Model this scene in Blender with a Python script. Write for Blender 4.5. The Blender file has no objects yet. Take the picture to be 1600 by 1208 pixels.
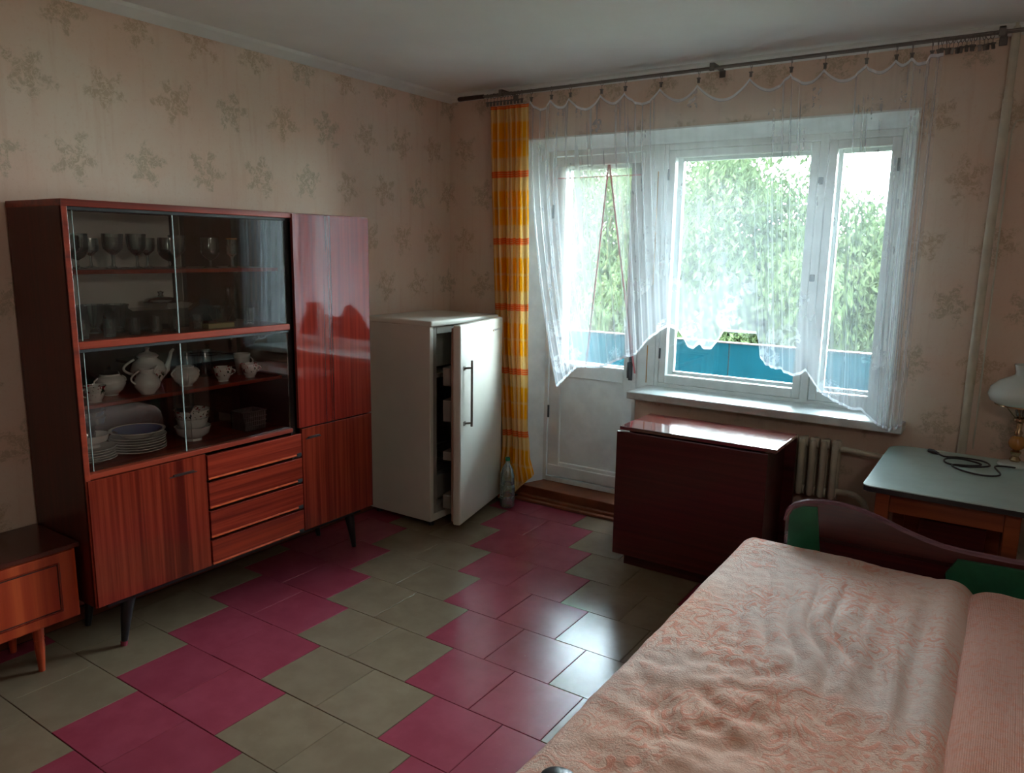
import bpy, bmesh, math, random
from mathutils import Vector, Matrix, noise as mn
random.seed(7)
PI = math.pi
SC = bpy.context.scene
COL = SC.collection

# ------------------------------------------------------------ camera, light, exposure
cd = bpy.data.cameras.new('camera'); cam = bpy.data.objects.new('camera', cd); COL.objects.link(cam)
cd.sensor_width = 36.0; cd.lens = 1177.45 / 1600 * 36; cd.clip_end = 300
YAW, PIT, ROL = 0.58887, -0.17856, 0.0156
F = Vector((-math.sin(YAW)*math.cos(PIT), math.cos(YAW)*math.cos(PIT), math.sin(PIT)))
R0 = Vector((math.cos(YAW), math.sin(YAW), 0)); U0 = R0.cross(F)
R1 = R0*math.cos(ROL) + U0*math.sin(ROL); U1 = -R0*math.sin(ROL) + U0*math.cos(ROL)
cam.matrix_world = Matrix(((R1.x, U1.x, -F.x, 3.128), (R1.y, U1.y, -F.y, -3.9285), (R1.z, U1.z, -F.z, 1.5525), (0, 0, 0, 1)))
SC.camera = cam
SC.view_settings.view_transform = 'Standard'; SC.view_settings.look = 'None'
SC.view_settings.exposure = 0.85; SC.view_settings.gamma = 1.0; SC.view_settings.use_curve_mapping = False
cy = SC.cycles
cy.use_denoising = True; cy.max_bounces = 12; cy.diffuse_bounces = 6; cy.glossy_bounces = 5
cy.transmission_bounces = 8; cy.transparent_max_bounces = 24; cy.sample_clamp_indirect = 6
cy.caustics_reflective = False; cy.caustics_refractive = False

w = bpy.data.worlds.new('sky'); SC.world = w; w.use_nodes = True
wn = w.node_tree.nodes; wl = w.node_tree.links; wn.clear()
wo = wn.new('ShaderNodeOutputWorld'); wb = wn.new('ShaderNodeBackground'); wl.new(wb.outputs[0], wo.inputs[0])
tc = wn.new('ShaderNodeTexCoord'); sx = wn.new('ShaderNodeSeparateXYZ'); wl.new(tc.outputs['Generated'], sx.inputs[0])
cr = wn.new('ShaderNodeValToRGB'); wl.new(sx.outputs['Z'], cr.inputs[0]); wl.new(cr.outputs[0], wb.inputs[0])
cr.color_ramp.elements[0].position = 0.0; cr.color_ramp.elements[0].color = (0.86, 0.95, 1.0, 1)
cr.color_ramp.elements[1].position = 0.9; cr.color_ramp.elements[1].color = (0.62, 0.80, 1.0, 1)
SKY = 34.0
wb.inputs[1].default_value = SKY

sd = bpy.data.lights.new('sun', 'SUN'); sd.energy = 24.0; sd.angle = 0.02; sd.color = (1.0, 0.94, 0.82)
so = bpy.data.objects.new('sun', sd); COL.objects.link(so)
so.rotation_euler = Vector((0.45, 0.75, -1.0)).to_track_quat('-Z', 'Y').to_euler()
pd = bpy.data.lights.new('window_portal', 'AREA'); pd.shape = 'RECTANGLE'; pd.size = 2.15; pd.size_y = 2.25
pd.cycles.is_portal = True
po = bpy.data.objects.new('window_portal', pd); COL.objects.link(po); po.location = (1.63, 0.42, 1.12); po.rotation_euler = (-PI/2, 0, 0)
# fill light added out of view, set at a made-up wall lamp
FILL_W = 6.5
ld = bpy.data.lights.new('added_fill_light', 'POINT'); ld.energy = FILL_W; ld.shadow_soft_size = 0.09; ld.color = (1.0, 0.90, 0.80)
lo = bpy.data.objects.new('added_fill_light', ld); COL.objects.link(lo); lo.location = (3.55, -3.3, 1.86)

# ------------------------------------------------------------ materials
class NT:
    def __init__(s, m): s.t = m.node_tree; s.n = s.t.nodes; s.l = s.t.links
    def new(s, ty, **k):
        n = s.n.new(ty)
        for a, b in k.items(): setattr(n, a, b)
        return n
    def put(s, sock, v):
        if isinstance(v, bpy.types.NodeSocket): s.l.new(v, sock)
        elif v is not None:
            if isinstance(v, (tuple, list)) and len(v) == 3 and sock.type == 'RGBA': v = (*v, 1)
            sock.default_value = v
    def M(s, op, a, b=None, c=None, clamp=False):
        n = s.new('ShaderNodeMath', operation=op); n.use_clamp = clamp
        s.put(n.inputs[0], a); s.put(n.inputs[1], b); s.put(n.inputs[2], c); return n.outputs[0]
    def mix(s, f, a, b):
        n = s.new('ShaderNodeMix', data_type='RGBA'); s.put(n.inputs[0], f); s.put(n.inputs[6], a); s.put(n.inputs[7], b); return n.outputs[2]
    def ramp(s, f, stops):
        n = s.new('ShaderNodeValToRGB'); s.put(n.inputs[0], f); e = n.color_ramp.elements
        while len(e) < len(stops): e.new(0.5)
        for i, (p, c) in enumerate(stops): e[i].position = p; e[i].color = (*c, 1) if len(c) == 3 else c
        return n.outputs[0]
    def sstep(s, x, lo, hi):
        n = s.new('ShaderNodeMapRange', interpolation_type='SMOOTHSTEP'); s.put(n.inputs[0], x); s.put(n.inputs[1], lo); s.put(n.inputs[2], hi)
        return n.outputs[0]
    def coord(s, kind='Object', scale=(1, 1, 1), rot=(0, 0, 0)):
        t = s.new('ShaderNodeTexCoord'); m = s.new('ShaderNodeMapping'); s.l.new(t.outputs[kind], m.inputs[0])
        m.inputs['Scale'].default_value = scale; m.inputs['Rotation'].default_value = rot; return m.outputs[0]
    def noise(s, vec, scale, detail=3, rough=.5, dist=0, out='Fac'):
        n = s.new('ShaderNodeTexNoise'); s.put(n.inputs['Vector'], vec); n.inputs['Scale'].default_value = scale
        n.inputs['Detail'].default_value = detail; n.inputs['Roughness'].default_value = rough; n.inputs['Distortion'].default_value = dist
        return n.outputs[out]
    def bump(s, h, strength, dist=.01):
        n = s.new('ShaderNodeBump'); s.put(n.inputs['Height'], h); n.inputs['Strength'].default_value = strength; n.inputs['Distance'].default_value = dist
        return n.outputs[0]

def raw(name):
    m = bpy.data.materials.new(name); m.use_nodes = True; t = NT(m); t.n.clear()
    t.out = t.new('ShaderNodeOutputMaterial'); return m, t
def pbr(name, col=(.5, .5, .5), rough=.5, metal=0, coat=0, spec=.5, normal=None):
    m, t = raw(name); p = t.new('ShaderNodeBsdfPrincipled'); t.l.new(p.outputs[0], t.out.inputs[0]); t.p = p
    t.put(p.inputs['Base Color'], col); t.put(p.inputs['Roughness'], rough); p.inputs['Metallic'].default_value = metal
    p.inputs['Coat Weight'].default_value = coat; p.inputs['Specular IOR Level'].default_value = spec
    return m, t
def s2l(r, g, b):
    f = lambda c: ((c/255+.055)/1.055)**2.4 if c > 10 else c/255/12.92
    return (f(r), f(g), f(b))
def dirty(name, col, rough=.5, amount=.12, scale=6, bump=.05, **k):
    m, t = pbr(name, col, rough, **k); v = t.coord()
    n = t.noise(v, scale, 5, .6)
    dark = tuple(c*(1-amount*2) for c in col)
    t.put(t.p.inputs['Base Color'], t.mix(t.sstep(n, .35, .65), dark, col))
    t.put(t.p.inputs['Normal'], t.bump(t.noise(v, scale*12, 4), bump, .003))
    return m
def wood(name, a, b, c, rough=.2, axis='z', fine=1.0, coat=.0, spec=.5):
    m, t = pbr(name, a, rough, coat=coat, spec=spec)
    sc = {'z': (60, 60, 1.2), 'y': (60, 1.2, 60), 'x': (1.2, 60, 60)}[axis]
    sc = tuple(q*fine for q in sc)
    n1 = t.noise(t.coord(scale=sc), 1.0, 4, .6, .3)
    sc2 = tuple(q*.28 for q in sc)
    n2 = t.noise(t.coord(scale=sc2), 1.0, 3, .5, .8)
    col = t.mix(t.sstep(n1, .30, .70), a, b); col = t.mix(t.sstep(n2, .5, .72), col, c)
    t.put(t.p.inputs['Base Color'], col); t.put(t.p.inputs['Normal'], t.bump(n1, .03, .001))
    if coat: t.p.inputs['Coat Roughness'].default_value = .04
    if coat >= 1: t.p.inputs['Coat IOR'].default_value = 2.1
    return m

M = {}
def wallpaper(name, ax):
    m, t = pbr(name, (.6, .45, .36), .75, spec=.25)
    tcn = t.new('ShaderNodeTexCoord'); s = t.new('ShaderNodeSeparateXYZ'); t.l.new(tcn.outputs['Object'], s.inputs[0])
    v3 = tcn.outputs['Object']
    u = s.outputs[ax]; z = s.outputs['Z']
    wn_ = t.noise(v3, 9, 4, .6, 0, 'Color'); sc = t.new('ShaderNodeSeparateColor'); t.l.new(wn_, sc.inputs[0])
    uu = t.M('ADD', u, t.M('MULTIPLY', t.M('SUBTRACT', sc.outputs[0], .5), .08))
    zz = t.M('ADD', z, t.M('MULTIPLY', t.M('SUBTRACT', sc.outputs[1], .5), .08))
    zr = t.M('DIVIDE', t.M('SUBTRACT', zz, 2.16-.1375), .275); row = t.M('FLOOR', zr)
    half = t.M('MULTIPLY', t.M('FLOORED_MODULO', row, 2.0), .5)
    ur = t.M('ADD', t.M('DIVIDE', t.M('ADD', uu, 2.49-.145), .29), half); cu = t.M('FLOOR', ur)
    cv = t.new('ShaderNodeCombineXYZ'); t.l.new(cu, cv.inputs[0]); t.l.new(row, cv.inputs[1])
    rn = t.new('ShaderNodeTexWhiteNoise'); t.l.new(cv.outputs[0], rn.inputs[0]); rnd = rn.outputs['Value']
    du = t.M('MULTIPLY', t.M('SUBTRACT', t.M('FRACT', ur), .5), .29); dv = t.M('MULTIPLY', t.M('SUBTRACT', t.M('FRACT', zr), .5), .275)
    r = t.M('SQRT', t.M('ADD', t.M('MULTIPLY', du, du), t.M('MULTIPLY', dv, dv)))
    ang = t.M('ARCTAN2', dv, du)
    pet = t.M('SINE', t.M('ADD', t.M('MULTIPLY', ang, 5), t.M('MULTIPLY', rnd, 6.28)))
    Rr = t.M('ADD', .066, t.M('MULTIPLY', pet, .022))
    Rr = t.M('ADD', Rr, t.M('MULTIPLY', t.M('SUBTRACT', t.noise(v3, 20, 4, .7, .6), .5), .16))
    mask = t.M('SUBTRACT', 1.0, t.sstep(t.M('SUBTRACT', r, Rr), -.015, .02))
    br = t.noise(v3, 34, 4, .65, 1.0); mask = t.M('MULTIPLY', mask, t.sstep(br, .36, .56))
    lines = t.sstep(t.M('ABSOLUTE', t.M('SUBTRACT', t.noise(v3, 26, 3, .5, 1.5), .5)), .035, .0)
    wash = t.noise(v3, 1.7, 4, .6); vst = t.noise(t.coord(scale=(9, 9, .8)), 2.2, 4, .6)
    base = t.mix(t.sstep(wash, .35, .65), s2l(218, 188, 168), s2l(218, 200, 182))
    base = t.mix(t.M('MULTIPLY', t.sstep(vst, .5, .75), .35), base, s2l(200, 162, 138))
    # scattered light leaf print between the bouquets
    base = t.mix(t.M('MULTIPLY', t.sstep(t.noise(v3, 60, 3, .6), .55, .7), .25), base, s2l(206, 168, 140))
    mc = t.mix(rnd, s2l(150, 142, 118), s2l(172, 138, 104))
    mc = t.mix(t.M('MULTIPLY', lines, .8), mc, s2l(222, 205, 178))
    col = t.mix(t.M('MULTIPLY', mask, .54), base, mc)
    t.put(t.p.inputs['Base Color'], col)
    t.put(t.p.inputs['Normal'], t.bump(t.M('ADD', t.noise(v3, 90, 4, .6), t.M('MULTIPLY', mask, .3)), .12, .004))
    return m
M['paper_y'] = wallpaper('wallpaper_floral_side', 'Y'); M['paper_x'] = wallpaper('wallpaper_floral_window', 'X')
M['ceiling'] = dirty('ceiling_whitewash', (.80, .82, .80), .9, .03, 1.5, .1, spec=.1)
M['pale_wall'] = dirty('pale_cream_wall', (.82, .79, .72), .8, .04, 2, .1, spec=.1)
M['cornice'] = dirty('cornice_white', (.72, .72, .68), .7, .05, 5, spec=.2)
M['white_paint'] = dirty('white_gloss_paint', (.81, .85, .83), .35, .06, 7, .08)
M['sill_paint'] = dirty('sill_paint', (.70, .76, .74), .32, .12, 9, .1)
M['brown_paint'] = dirty('brown_floor_paint', s2l(128, 70, 42), .4, .15, 9)
M['gap_dark'] = pbr('dark_grout', (.012, .01, .01), .8)[0]
def tile(name, a, b):
    m, t = pbr(name, a, .3); v = t.coord('Object')
    gi = t.new('ShaderNodeObjectInfo'); tg = t.new('ShaderNodeTexCoord'); add = t.new('ShaderNodeVectorMath', operation='ADD')
    sc_ = t.new('ShaderNodeVectorMath', operation='SCALE'); t.l.new(gi.outputs['Location'], sc_.inputs[0]); sc_.inputs['Scale'].default_value = 1.37
    t.l.new(tg.outputs['Object'], add.inputs[0]); t.l.new(sc_.outputs[0], add.inputs[1]); v = add.outputs[0]
    n = t.noise(v, 7, 5, .6)
    col = t.mix(t.sstep(n, .3, .7), a, b)
    col = t.mix(t.M('MULTIPLY', gi.outputs['Random'], .22), col, tuple(c*.62 for c in a))
    sp = t.noise(v, 90, 2, .5); col = t.mix(t.M('MULTIPLY', t.sstep(sp, .76, .80), .3), col, s2l(190, 180, 165))
    t.put(t.p.inputs['Base Color'], col)
    t.put(t.p.inputs['Roughness'], t.M('ADD', .23, t.M('MULTIPLY', t.noise(v, 40, 4, .6), .02)))
    t.put(t.p.inputs['Normal'], t.bump(t.noise(v, 5, 2, .5), .05, .006))
    return m
M['tile_pink'] = tile('tile_raspberry', s2l(148, 62, 78), s2l(138, 52, 68))
M['tile_green'] = tile('tile_olive', s2l(130, 113, 92), s2l(119, 102, 82))
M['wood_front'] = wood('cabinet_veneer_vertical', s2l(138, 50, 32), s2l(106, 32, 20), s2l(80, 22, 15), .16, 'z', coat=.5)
M['wood_front_h'] = wood('cabinet_veneer_horizontal', s2l(150, 50, 30), s2l(112, 32, 20), s2l(84, 22, 14), .25, 'y', coat=.3)
M['wood_edge'] = wood('cabinet_edge_wood', s2l(160, 62, 38), s2l(138, 48, 28), s2l(104, 34, 22), .3, 'y')
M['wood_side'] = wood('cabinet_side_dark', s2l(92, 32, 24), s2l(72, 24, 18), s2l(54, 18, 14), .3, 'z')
M['wood_inner'] = wood('cabinet_inside_dark', s2l(64, 36, 28), s2l(48, 26, 20), s2l(40, 20, 16), .35, 'z')
M['wood_lacquer'] = wood('high_gloss_veneer', s2l(150, 50, 38), s2l(118, 36, 28), s2l(88, 24, 20), .08, 'z', coat=1.0, spec=.2)
M['wood_stand'] = wood('stand_cherry_veneer', s2l(200, 88, 46), s2l(168, 60, 32), s2l(134, 46, 26), .3, 'z', .35, coat=.2)
M['wood_stand_top'] = wood('stand_top_dark', s2l(86, 36, 26), s2l(66, 26, 20), s2l(50, 20, 16), .22, 'y', coat=.3)
M['table_leaf'] = wood('table_mahogany', s2l(84, 30, 28), s2l(70, 24, 22), s2l(56, 18, 18), .3, 'x', coat=.2)
M['table_top'] = wood('table_top_gloss', s2l(128, 48, 38), s2l(104, 36, 30), s2l(84, 28, 24), .1, 'x', coat=1.0, spec=.8)
M['desk_wood'] = wood('desk_orange_wood', s2l(150, 78, 44), s2l(124, 58, 32), s2l(98, 44, 26), .35, 'x', .5)
M['black'] = pbr('black_paint', (.012, .012, .014), .35)[0]
M['dark_brown'] = pbr('dark_brown_varnish', s2l(52, 30, 24), .35)[0]
M['mint'] = dirty('mint_laminate', s2l(184, 208, 204), .22, .04, 5, .03)
M['fridge'] = dirty('fridge_enamel', s2l(222, 222, 210), .38, .03, 3, .02, coat=.05)
M['fridge_gasket'] = dirty('fridge_gasket', s2l(170, 140, 120), .6, .1, 6)
M['fridge_in'] = dirty('fridge_inside', s2l(150, 148, 138), .4, .1, 6)
M['fridge_shade'] = dirty('fridge_inside_shaded', s2l(60, 62, 62), .5, .1, 6)
M['chrome'] = pbr('chrome', (.62, .62, .64), .15, 1.0)[0]
M['steel_dark'] = pbr('tarnished_steel', (.20, .18, .16), .4, .8)[0]
M['radiator'] = dirty('radiator_cream_paint', s2l(206, 198, 178), .4, .08, 9)
M['brass'] = pbr('brass', s2l(176, 150, 116), .25, .9)[0]
M['amber'] = pbr('amber_ceramic', s2l(170, 110, 40), .12, 0, coat=.5)[0]
M['porcelain'] = dirty('white_porcelain', (.84, .84, .80), .12, .02, 6, .0, coat=.4)
M['rubber'] = pbr('black_cable_rubber', (.015, .015, .017), .45)[0]
M['green_cloth'] = dirty('green_panel', s2l(20, 92, 58), .6, .12, 14, .2)
M['bed_wood'] = wood('bed_red_wood', s2l(78, 26, 26), s2l(62, 20, 22), s2l(48, 16, 16), .22, 'x', coat=.4)
M['blue_glaze'] = pbr('blue_glaze', s2l(60, 96, 160), .15)[0]
M['basket'] = dirty('woven_grey', s2l(92, 90, 88), .7, .2, 60, .6)
M['cream'] = pbr('cream_card', s2l(206, 200, 150), .6)[0]
M['green_cap'] = pbr('green_plastic', s2l(20, 130, 80), .35)[0]
M['latch_paint'] = pbr('dull_latch', s2l(90, 96, 98), .4, .6)[0]
M['ochre'] = pbr('bare_wood_streak', s2l(172, 122, 50), .7)[0]
M['teal'] = dirty('teal_parapet_paint', (.001, .026, .037), .8, .12, 3, .1, spec=.04)
M['concrete'] = dirty('concrete', (.10, .10, .095), .85, .12, 4, .2)
M['balcony_tile'] = dirty('pale_balcony_floor', (.62, .62, .58), .8, .08, 4, .1)
M['bark'] = dirty('bark', s2l(70, 60, 50), .9, .2, 6, .5)
M['ground'] = dirty('ground_dry_grass', (.22, .22, .15), .95, .2, .5, .2)
M['wire'] = pbr('dull_wire', (.015, .015, .016), 1.0, spec=0)[0]
M['inset_black'] = pbr('recess_black', (.006, .005, .005), .6)[0]

def glassmat(name, tint, refl, rough=0.0, absorb=0.0, abscol=(.2, .2, .2)):
    m, t = raw(name)
    tr = t.new('ShaderNodeBsdfTransparent'); tr.inputs[0].default_value = (*tint, 1)
    gl = t.new('ShaderNodeBsdfGlossy'); gl.inputs['Color'].default_value = (1, 1, 1, 1); gl.inputs['Roughness'].default_value = rough
    fr = t.new('ShaderNodeFresnel'); fr.inputs[0].default_value = 1.5
    f = t.M('MULTIPLY', fr.outputs[0], refl, clamp=True)
    mx = t.new('ShaderNodeMixShader'); t.l.new(f, mx.inputs[0]); t.l.new(tr.outputs[0], mx.inputs[1]); t.l.new(gl.outputs[0], mx.inputs[2])
    o = mx.outputs[0]
    if absorb:
        df = t.new('ShaderNodeBsdfDiffuse'); df.inputs[0].default_value = (*abscol, 1)
        m2 = t.new('ShaderNodeMixShader'); m2.inputs[0].default_value = absorb; t.l.new(o, m2.inputs[1]); t.l.new(df.outputs[0], m2.inputs[2]); o = m2.outputs[0]
    t.l.new(o, t.out.inputs[0]); return m
M['pane'] = glassmat('window_glass', (.96, .98, .97), 1.0)
M['vitrine'] = glassmat('vitrine_glass', (.985, .99, .985), 1.15)
M['pane_edge'] = pbr('ground_glass_edge', (.45, .58, .56), .25)[0]
M['clear_glass'] = glassmat('drinking_glass', (.80, .84, .83), 2.2, .05, .06, (.5, .52, .5))
M['smoke_glass'] = glassmat('smoked_glass', (.34, .36, .37), 3.5, .05, .1, (.12, .13, .14))
M['bottle'] = glassmat('clear_plastic', (.86, .93, .90), 3.0, .1, .08, (.6, .7, .66))
M['dark_glass'] = glassmat('dark_glass', (.25, .27, .27), 3.0, .08, .3, (.06, .065, .065))

def milkglass():
    m, t = pbr('milk_glass_shade', s2l(205, 216, 212), .18, coat=.4)
    t.p.inputs['Subsurface Weight'].default_value = 0.0
    return m
M['milk'] = milkglass()
def floral_china():
    m, t = pbr('floral_china', (.72, .71, .66), .12, coat=.4)
    s = t.new('ShaderNodeSeparateXYZ'); tcn = t.new('ShaderNodeTexCoord'); t.l.new(tcn.outputs['Object'], s.inputs[0])
    n = t.noise(tcn.outputs['Object'], 45, 2, .5); n2 = t.noise(tcn.outputs['Object'], 60, 2, .5)
    band = t.M('MULTIPLY', t.sstep(s.outputs['Z'], .018, .03), t.sstep(s.outputs['Z'], .085, .06))
    c = t.mix(t.M('MULTIPLY', t.sstep(n, .55, .6), band), (.84, .83, .78), s2l(150, 30, 50))
    c = t.mix(t.M('MULTIPLY', t.sstep(n2, .6, .64), band), c, s2l(50, 70, 50)); t.put(t.p.inputs['Base Color'], c)
    return m
M['floral'] = floral_china()

def sheer():
    m, t = raw('sheer_voile')
    uv = t.new('ShaderNodeUVMap'); uv.uv_map = 'UVMap'; s = t.new('ShaderNodeSeparateXYZ'); t.l.new(uv.outputs[0], s.inputs[0])
    lw = t.new('ShaderNodeLayerWeight'); lw.inputs[0].default_value = .5
    cs = t.M('MAXIMUM', t.M('SUBTRACT', 1.0, lw.outputs['Facing']), .12)
    # embroidery: leafy outlines, denser in the lower band; hem at both edges (V in metres from the hem)
    tcn = t.new('ShaderNodeTexCoord'); v = tcn.outputs['Object']
    vo = t.new('ShaderNodeTexVoronoi', feature='DISTANCE_TO_EDGE'); vo.inputs['Scale'].default_value = 13; t.l.new(t.noise(v, 5, 2, .5, 0, 'Color'), vo.inputs['Vector'])
    vd = t.new('ShaderNodeTexVoronoi'); vd.inputs['Scale'].default_value = 7; t.l.new(v, vd.inputs['Vector'])
    blob = t.sstep(vd.outputs['Distance'], .42, .36)
    leaf = t.M('MULTIPLY', blob, t.sstep(t.noise(v, 22, 3, .6, 1.0), .44, .54))
    low = t.M('ADD', t.sstep(s.outputs['Y'], .42, .12), .0)
    top = t.sstep(s.outputs['Y'], 9.82, 9.9)
    emb = t.M('MULTIPLY', leaf, t.M('ADD', t.M('MULTIPLY', low, .20), .035))
    hem = t.M('MAXIMUM', t.sstep(s.outputs['Y'], .016, .010), t.sstep(s.outputs['Y'], 9.984, 9.99))
    a = t.M('ADD', .21, t.M('MULTIPLY', low, .12)); a = t.M('ADD', a, emb); a = t.M('ADD', a, t.M('MULTIPLY', hem, .62), clamp=True)
    T = t.M('POWER', t.M('SUBTRACT', 1.0, a), t.M('DIVIDE', 1.0, cs)); fac = t.M('SUBTRACT', 1.0, T, clamp=True)
    tr = t.new('ShaderNodeBsdfTransparent'); df = t.new('ShaderNodeBsdfDiffuse'); df.inputs[0].default_value = (.86, .89, .92, 1)
    tl = t.new('ShaderNodeBsdfTranslucent'); tl.inputs[0].default_value = (.80, .86, .92, 1)
    m1 = t.new('ShaderNodeMixShader'); m1.inputs[0].default_value = .35; t.l.new(df.outputs[0], m1.inputs[1]); t.l.new(tl.outputs[0], m1.inputs[2])
    m2 = t.new('ShaderNodeMixShader'); t.l.new(fac, m2.inputs[0]); t.l.new(tr.outputs[0], m2.inputs[1]); t.l.new(m1.outputs[0], m2.inputs[2])
    t.l.new(m2.outputs[0], t.out.inputs[0]); return m
M['sheer'] = sheer()
def net():
    m, t = raw('insect_net')
    tr = t.new('ShaderNodeBsdfTransparent'); df = t.new('ShaderNodeBsdfTranslucent'); df.inputs[0].default_value = (.6, .6, .56, 1)
    m2 = t.new('ShaderNodeMixShader'); m2.inputs[0].default_value = .14; t.l.new(tr.outputs[0], m2.inputs[1]); t.l.new(df.outputs[0], m2.inputs[2])
    t.l.new(m2.outputs[0], t.out.inputs[0]); return m
M['net'] = net()
M['pink_tape'] = pbr('pink_tape', s2l(200, 120, 124), .8)[0]
def orange_cloth():
    m, t = raw('orange_check_cloth')
    uv = t.new('ShaderNodeUVMap'); uv.uv_map = 'UVMap'; s = t.new('ShaderNodeSeparateXYZ'); t.l.new(uv.outputs[0], s.inputs[0])
    p = t.M('FRACT', t.M('ADD', t.M('DIVIDE', t.M('SUBTRACT', s.outputs['Y'], .827), .390), .5))
    d = t.M('ABSOLUTE', t.M('SUBTRACT', p, .5))
    yel = t.M('MULTIPLY', t.sstep(d, .22, .27), t.sstep(d, .52, .46))
    org = t.sstep(d, .055, .045); line = t.sstep(t.M('SINE', t.M('MULTIPLY', s.outputs['Y'], 520)), .2, .6)
    st = t.M('SINE', t.M('MULTIPLY', s.outputs['X'], 62)); st2 = t.M('SINE', t.M('MULTIPLY', s.outputs['X'], 210))
    pale = s2l(240, 205, 130)
    c = t.mix(t.M('MULTIPLY', t.sstep(st2, .3, .7), .4), pale, s2l(244, 170, 40))
    c = t.mix(yel, c, s2l(246, 172, 12)); c = t.mix(t.M('MULTIPLY', t.sstep(st, .45, .8), .55), c, s2l(250, 226, 170))
    c = t.mix(t.M('MULTIPLY', org, t.M('ADD', .6, t.M('MULTIPLY', line, .4))), c, s2l(242, 92, 20))
    df = t.new('ShaderNodeBsdfDiffuse'); tl = t.new('ShaderNodeBsdfTranslucent'); t.l.new(c, df.inputs[0]); t.l.new(c, tl.inputs[0])
    m1 = t.new('ShaderNodeMixShader'); m1.inputs[0].default_value = .4; t.l.new(df.outputs[0], m1.inputs[1]); t.l.new(tl.outputs[0], m1.inputs[2])
    t.l.new(m1.outputs[0], t.out.inputs[0]); return m
M['orange'] = orange_cloth()
def bedcloth(name, plain=False):
    m, t = pbr(name, (.6, .4, .33), .95, spec=.04); tcn = t.new('ShaderNodeTexCoord'); v = tcn.outputs['Object']
    grey = s2l(206, 186, 176); sal = s2l(212, 138, 116)
    wv = t.noise(v, 3.5, 3, .5, 0, 'Color'); ad = t.new('ShaderNodeVectorMath', operation='MULTIPLY_ADD')
    t.l.new(wv, ad.inputs[0]); ad.inputs[1].default_value = (.30, .30, .30); t.l.new(v, ad.inputs[2])
    vo = t.new('ShaderNodeTexVoronoi'); vo.inputs['Scale'].default_value = 8.5; t.l.new(ad.outputs[0], vo.inputs['Vector'])
    rings = t.M('SINE', t.M('MULTIPLY', vo.outputs['Distance'], 34))
    rmask = t.sstep(rings, .15, .6)
    zone = t.sstep(t.noise(v, 2.6, 3, .6), .42, .55)
    fine = t.noise(v, 42, 4, .7, 1.2); fm = t.sstep(fine, .5, .58)
    k = t.M('MULTIPLY', t.M('MAXIMUM', t.M('MULTIPLY', t.M('MULTIPLY', rmask, t.sstep(t.noise(v, 24, 3, .6), .42, .55)), .8), t.M('MULTIPLY', fm, .6)), t.M('ADD', t.M('MULTIPLY', zone, .65), .22))
    if plain: k = t.M('ADD', .55, t.M('MULTIPLY', fm, .2))
    edge = t.sstep(t.noise(v, 1.1, 2, .5), .4, .62)
    base = t.mix(edge, grey, s2l(214, 178, 160))
    c = t.mix(k, base, sal)
    t.put(t.p.inputs['Base Color'], c)
    wvn = t.new('ShaderNodeTexWave'); wvn.inputs['Scale'].default_value = 70; t.l.new(v, wvn.inputs['Vector'])
    h = t.M('ADD', t.M('MULTIPLY', k, .6), t.M('MULTIPLY', t.noise(v, 190, 3, .6), .8)); 
    if plain: h = t.M('ADD', h, t.M('MULTIPLY', wvn.outputs['Fac'], .6))
    t.put(t.p.inputs['Normal'], t.bump(h, .5, .006))
    return m
M['bedspread'] = bedcloth('salmon_jacquard'); M['throw'] = bedcloth('salmon_ribbed', True)
def bluecloth():
    m, t = pbr('blue_print_cloth', s2l(40, 80, 130), .8); n = t.noise(t.coord(), 60, 3, .6)
    t.put(t.p.inputs['Base Color'], t.mix(t.sstep(n, .5, .55), s2l(30, 66, 120), s2l(170, 190, 205))); return m
M['blue_cloth'] = bluecloth()
def leafmat(name, a, b):
    m, t = raw(name); v = t.coord(); n = t.noise(v, 1.3, 4, .7); n2 = t.noise(v, 9, 2, .5)
    c = t.mix(t.sstep(n, .35, .65), a, b); c = t.mix(t.M('MULTIPLY', t.sstep(n2, .45, .7), .5), c, tuple(q*1.6 for q in b))
    df = t.new('ShaderNodeBsdfDiffuse'); tl = t.new('ShaderNodeBsdfTranslucent'); t.l.new(c, df.inputs[0]); t.l.new(c, tl.inputs[0])
    m1 = t.new('ShaderNodeMixShader'); m1.inputs[0].default_value = .4; t.l.new(df.outputs[0], m1.inputs[1]); t.l.new(tl.outputs[0], m1.inputs[2])
    t.l.new(m1.outputs[0], t.out.inputs[0]); return m
M['leaf'] = leafmat('leaf_green', (.020, .032, .014), (.042, .056, .026))
M['leaf_pale'] = leafmat('leaf_pale', (.030, .042, .028), (.046, .057, .036))

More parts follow.
